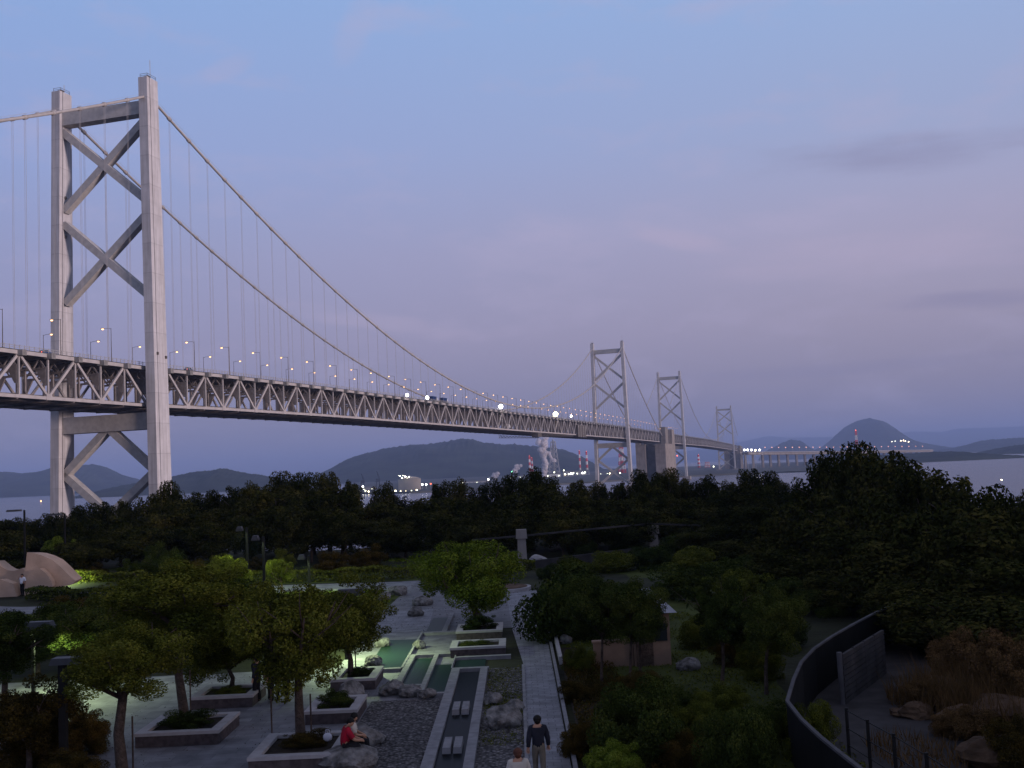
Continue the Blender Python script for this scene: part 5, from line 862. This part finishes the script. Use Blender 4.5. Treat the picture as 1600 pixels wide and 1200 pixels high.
    garment('top', 'top', top, .012); garment('trousers', 'leg', legs, .009); garment('shoes', 'shoe', shoes, .01)
    m = MB(); up = (Vector(J['hd'])-Vector(J['nk'])).normalized(); c = hv+up*.055-L0*.018
    m.sphere(c, .112, 14, (1, 1, .95))
    if not baldness: m.sphere(c-L0*.035-Vector((0, 0, .05)), .088, 12)
    m2 = MB(); m2.v = []; keep = {i for i, p in enumerate(m.v) if (Vector(p)-hv).dot(L0) < .06+.9*max((Vector(p)-hv).dot(up)-.02, -.02) and (Vector(p)-hv).dot(up) > (-.09 if not baldness else -.04)}
    fs = [f for f in m.f if all(i in keep for i in f)]
    if baldness: fs = [f for f in fs if all((Vector(m.v[i])-hv).dot(up) < .09 for i in f)]
    g_ = bpy.data.meshes.new('hair'); g_.from_pydata(m.v, [], fs); g_.polygons.foreach_set('use_smooth', [True]*len(g_.polygons)); link('hair', g_, hairm, root)
    ey = MB()
    for k in (-1, 1): ey.sphere(hv+L0*.088+sideh*k*.032+Vector((0, 0, .012)), .012, 6)
    ey.build('eyes', 'hair', None).parent = root; return root
def stand(walk=0., swing=.0):
    return dict(pel=(0, 0, .93), sp=(0, 0, 1.12), ch=(0, 0, 1.31), nk=(0, .005, 1.49), hd=(0, .02, 1.585), shl=(-.185, 0, 1.40), ell=(-.255, -.03-swing, 1.13), wrl=(-.27, .04-swing*1.5, .90), shr=(.185, 0, 1.40), elr=(.255, -.03+swing, 1.13), wrr=(.27, .06+swing*1.6, .90),
        hpl=(-.09, 0, .88), knl=(-.1, .03+walk*.5, .49), anl=(-.1, walk-.02, .085+abs(min(walk, 0))*.2), tol=(-.11, walk+.13, .045), hpr=(.09, 0, .88), knr=(.1, .03-walk*.45, .49), anr=(.1, -walk-.04, .085+abs(max(walk, 0))*.2), tor=(.11, -walk+.11, .045))
def sit(lean=.1, el_f=.12, wr_f=.34):
    return dict(pel=(0, 0, .09), sp=(0, lean*.25, .28), ch=(0, lean*.6, .47), nk=(0, lean*.95, .65), hd=(0, lean*1.2+.02, .745), shl=(-.18, lean*.7, .57), ell=(-.25, lean+el_f, .31), wrl=(-.1, lean+wr_f, .24), shr=(.18, lean*.7, .57), elr=(.25, lean+el_f, .31), wrr=(.06, lean+wr_f, .23),
        hpl=(-.1, .04, .09), knl=(-.13, .44, .10), anl=(-.12, .46, -.32), tol=(-.13, .60, -.36), hpr=(.1, .04, .09), knr=(.12, .44, .10), anr=(.12, .44, -.32), tor=(.13, .58, -.36))
p = at(844, 1222); person('man walking away on the path in a dark jacket and khaki trousers', p, .0, stand(.13, .05), 'jacket', 'khaki')
p = at(814, 1287); person('reddish-haired person in a pale shirt at the bottom edge beside the walking man', (p[0], p[1], ZP), .1, stand(.08, .03), 'pale', 'khaki', 'hairb')
z0 = ZP+.45; fx = fwd(541, 1150, 31.6)
person('seated person in a red shirt leaning toward the pale-shirted companion', (fx[0]-.08, 31.55, z0), -1.25, sit(.16), 'redsh', 'darktr', sleeves='short', look=(.25, 1, -.35))
person('seated person in a pale shirt beside the red-shirted one', (fx[0]+.05, 32.25, z0), -1.45, sit(.06, .06, .26), 'pale', 'darktr', sleeves='short', look=(-.2, 1, -.15))
b = at(512, 1158, z0); tag(MB().sphere((b[0], b[1], z0+.12), .14, 12, (1, .6, .95)).tube([(b[0]-.07, b[1], z0+.22), (b[0]-.05, b[1], z0+.33), (b[0]+.05, b[1], z0+.33), (b[0]+.07, b[1], z0+.22)], .012, 6).build('bag', 'bag', None, True), 'small white bag on the planter rim behind the red-shirted person', 'bag')
p = at(35, 931); J = stand(.03, 0); J.update(wrr=(.16, .2, 1.42), elr=(.33, .1, 1.28)); person('person in a white top and dark skirt posing by the stone sculpture', p, 3.0, J, 'whitesh', 'darktr', sleeves='short')
for i, (x, y, h_, lb) in enumerate(((402, 1097, 1.2, 'dark-clothed person under the leaning tree, leftmost of four'), (422, 1094, -.6, 'dark-clothed person under the leaning tree, second of four'), (430, 1096, .4, 'dark-clothed person under the leaning tree, third of four'), (449, 1096, 2.6, 'dark-clothed person under the leaning tree, rightmost of four'))):
    person(lb, at(x, y), h_, stand(.1 if i % 2 else .02, .04), 'jacket', 'darktr')
# ------------------------------------------------------------------ sea air
h = MB().box(-26000, 26000, -1200, 32000, -6, 640).build('haze', None); h.data.materials.clear()
hm = bpy.data.materials.new('haze'); hm.use_nodes = True; t = hm.node_tree; t.nodes.clear(); v = nd(t, 'ShaderNodeVolumePrincipled'); v.inputs['Color'].default_value = (.47, .61, 1, 1); v.inputs['Density'].default_value = 7.6e-5; v.inputs['Anisotropy'].default_value = 0
oo = nd(t, 'ShaderNodeOutputMaterial'); t.links.new(v.outputs[0], oo.inputs['Volume']); h.data.materials.append(hm); tag(h, kind='stuff'); h.display_type = 'WIRE'
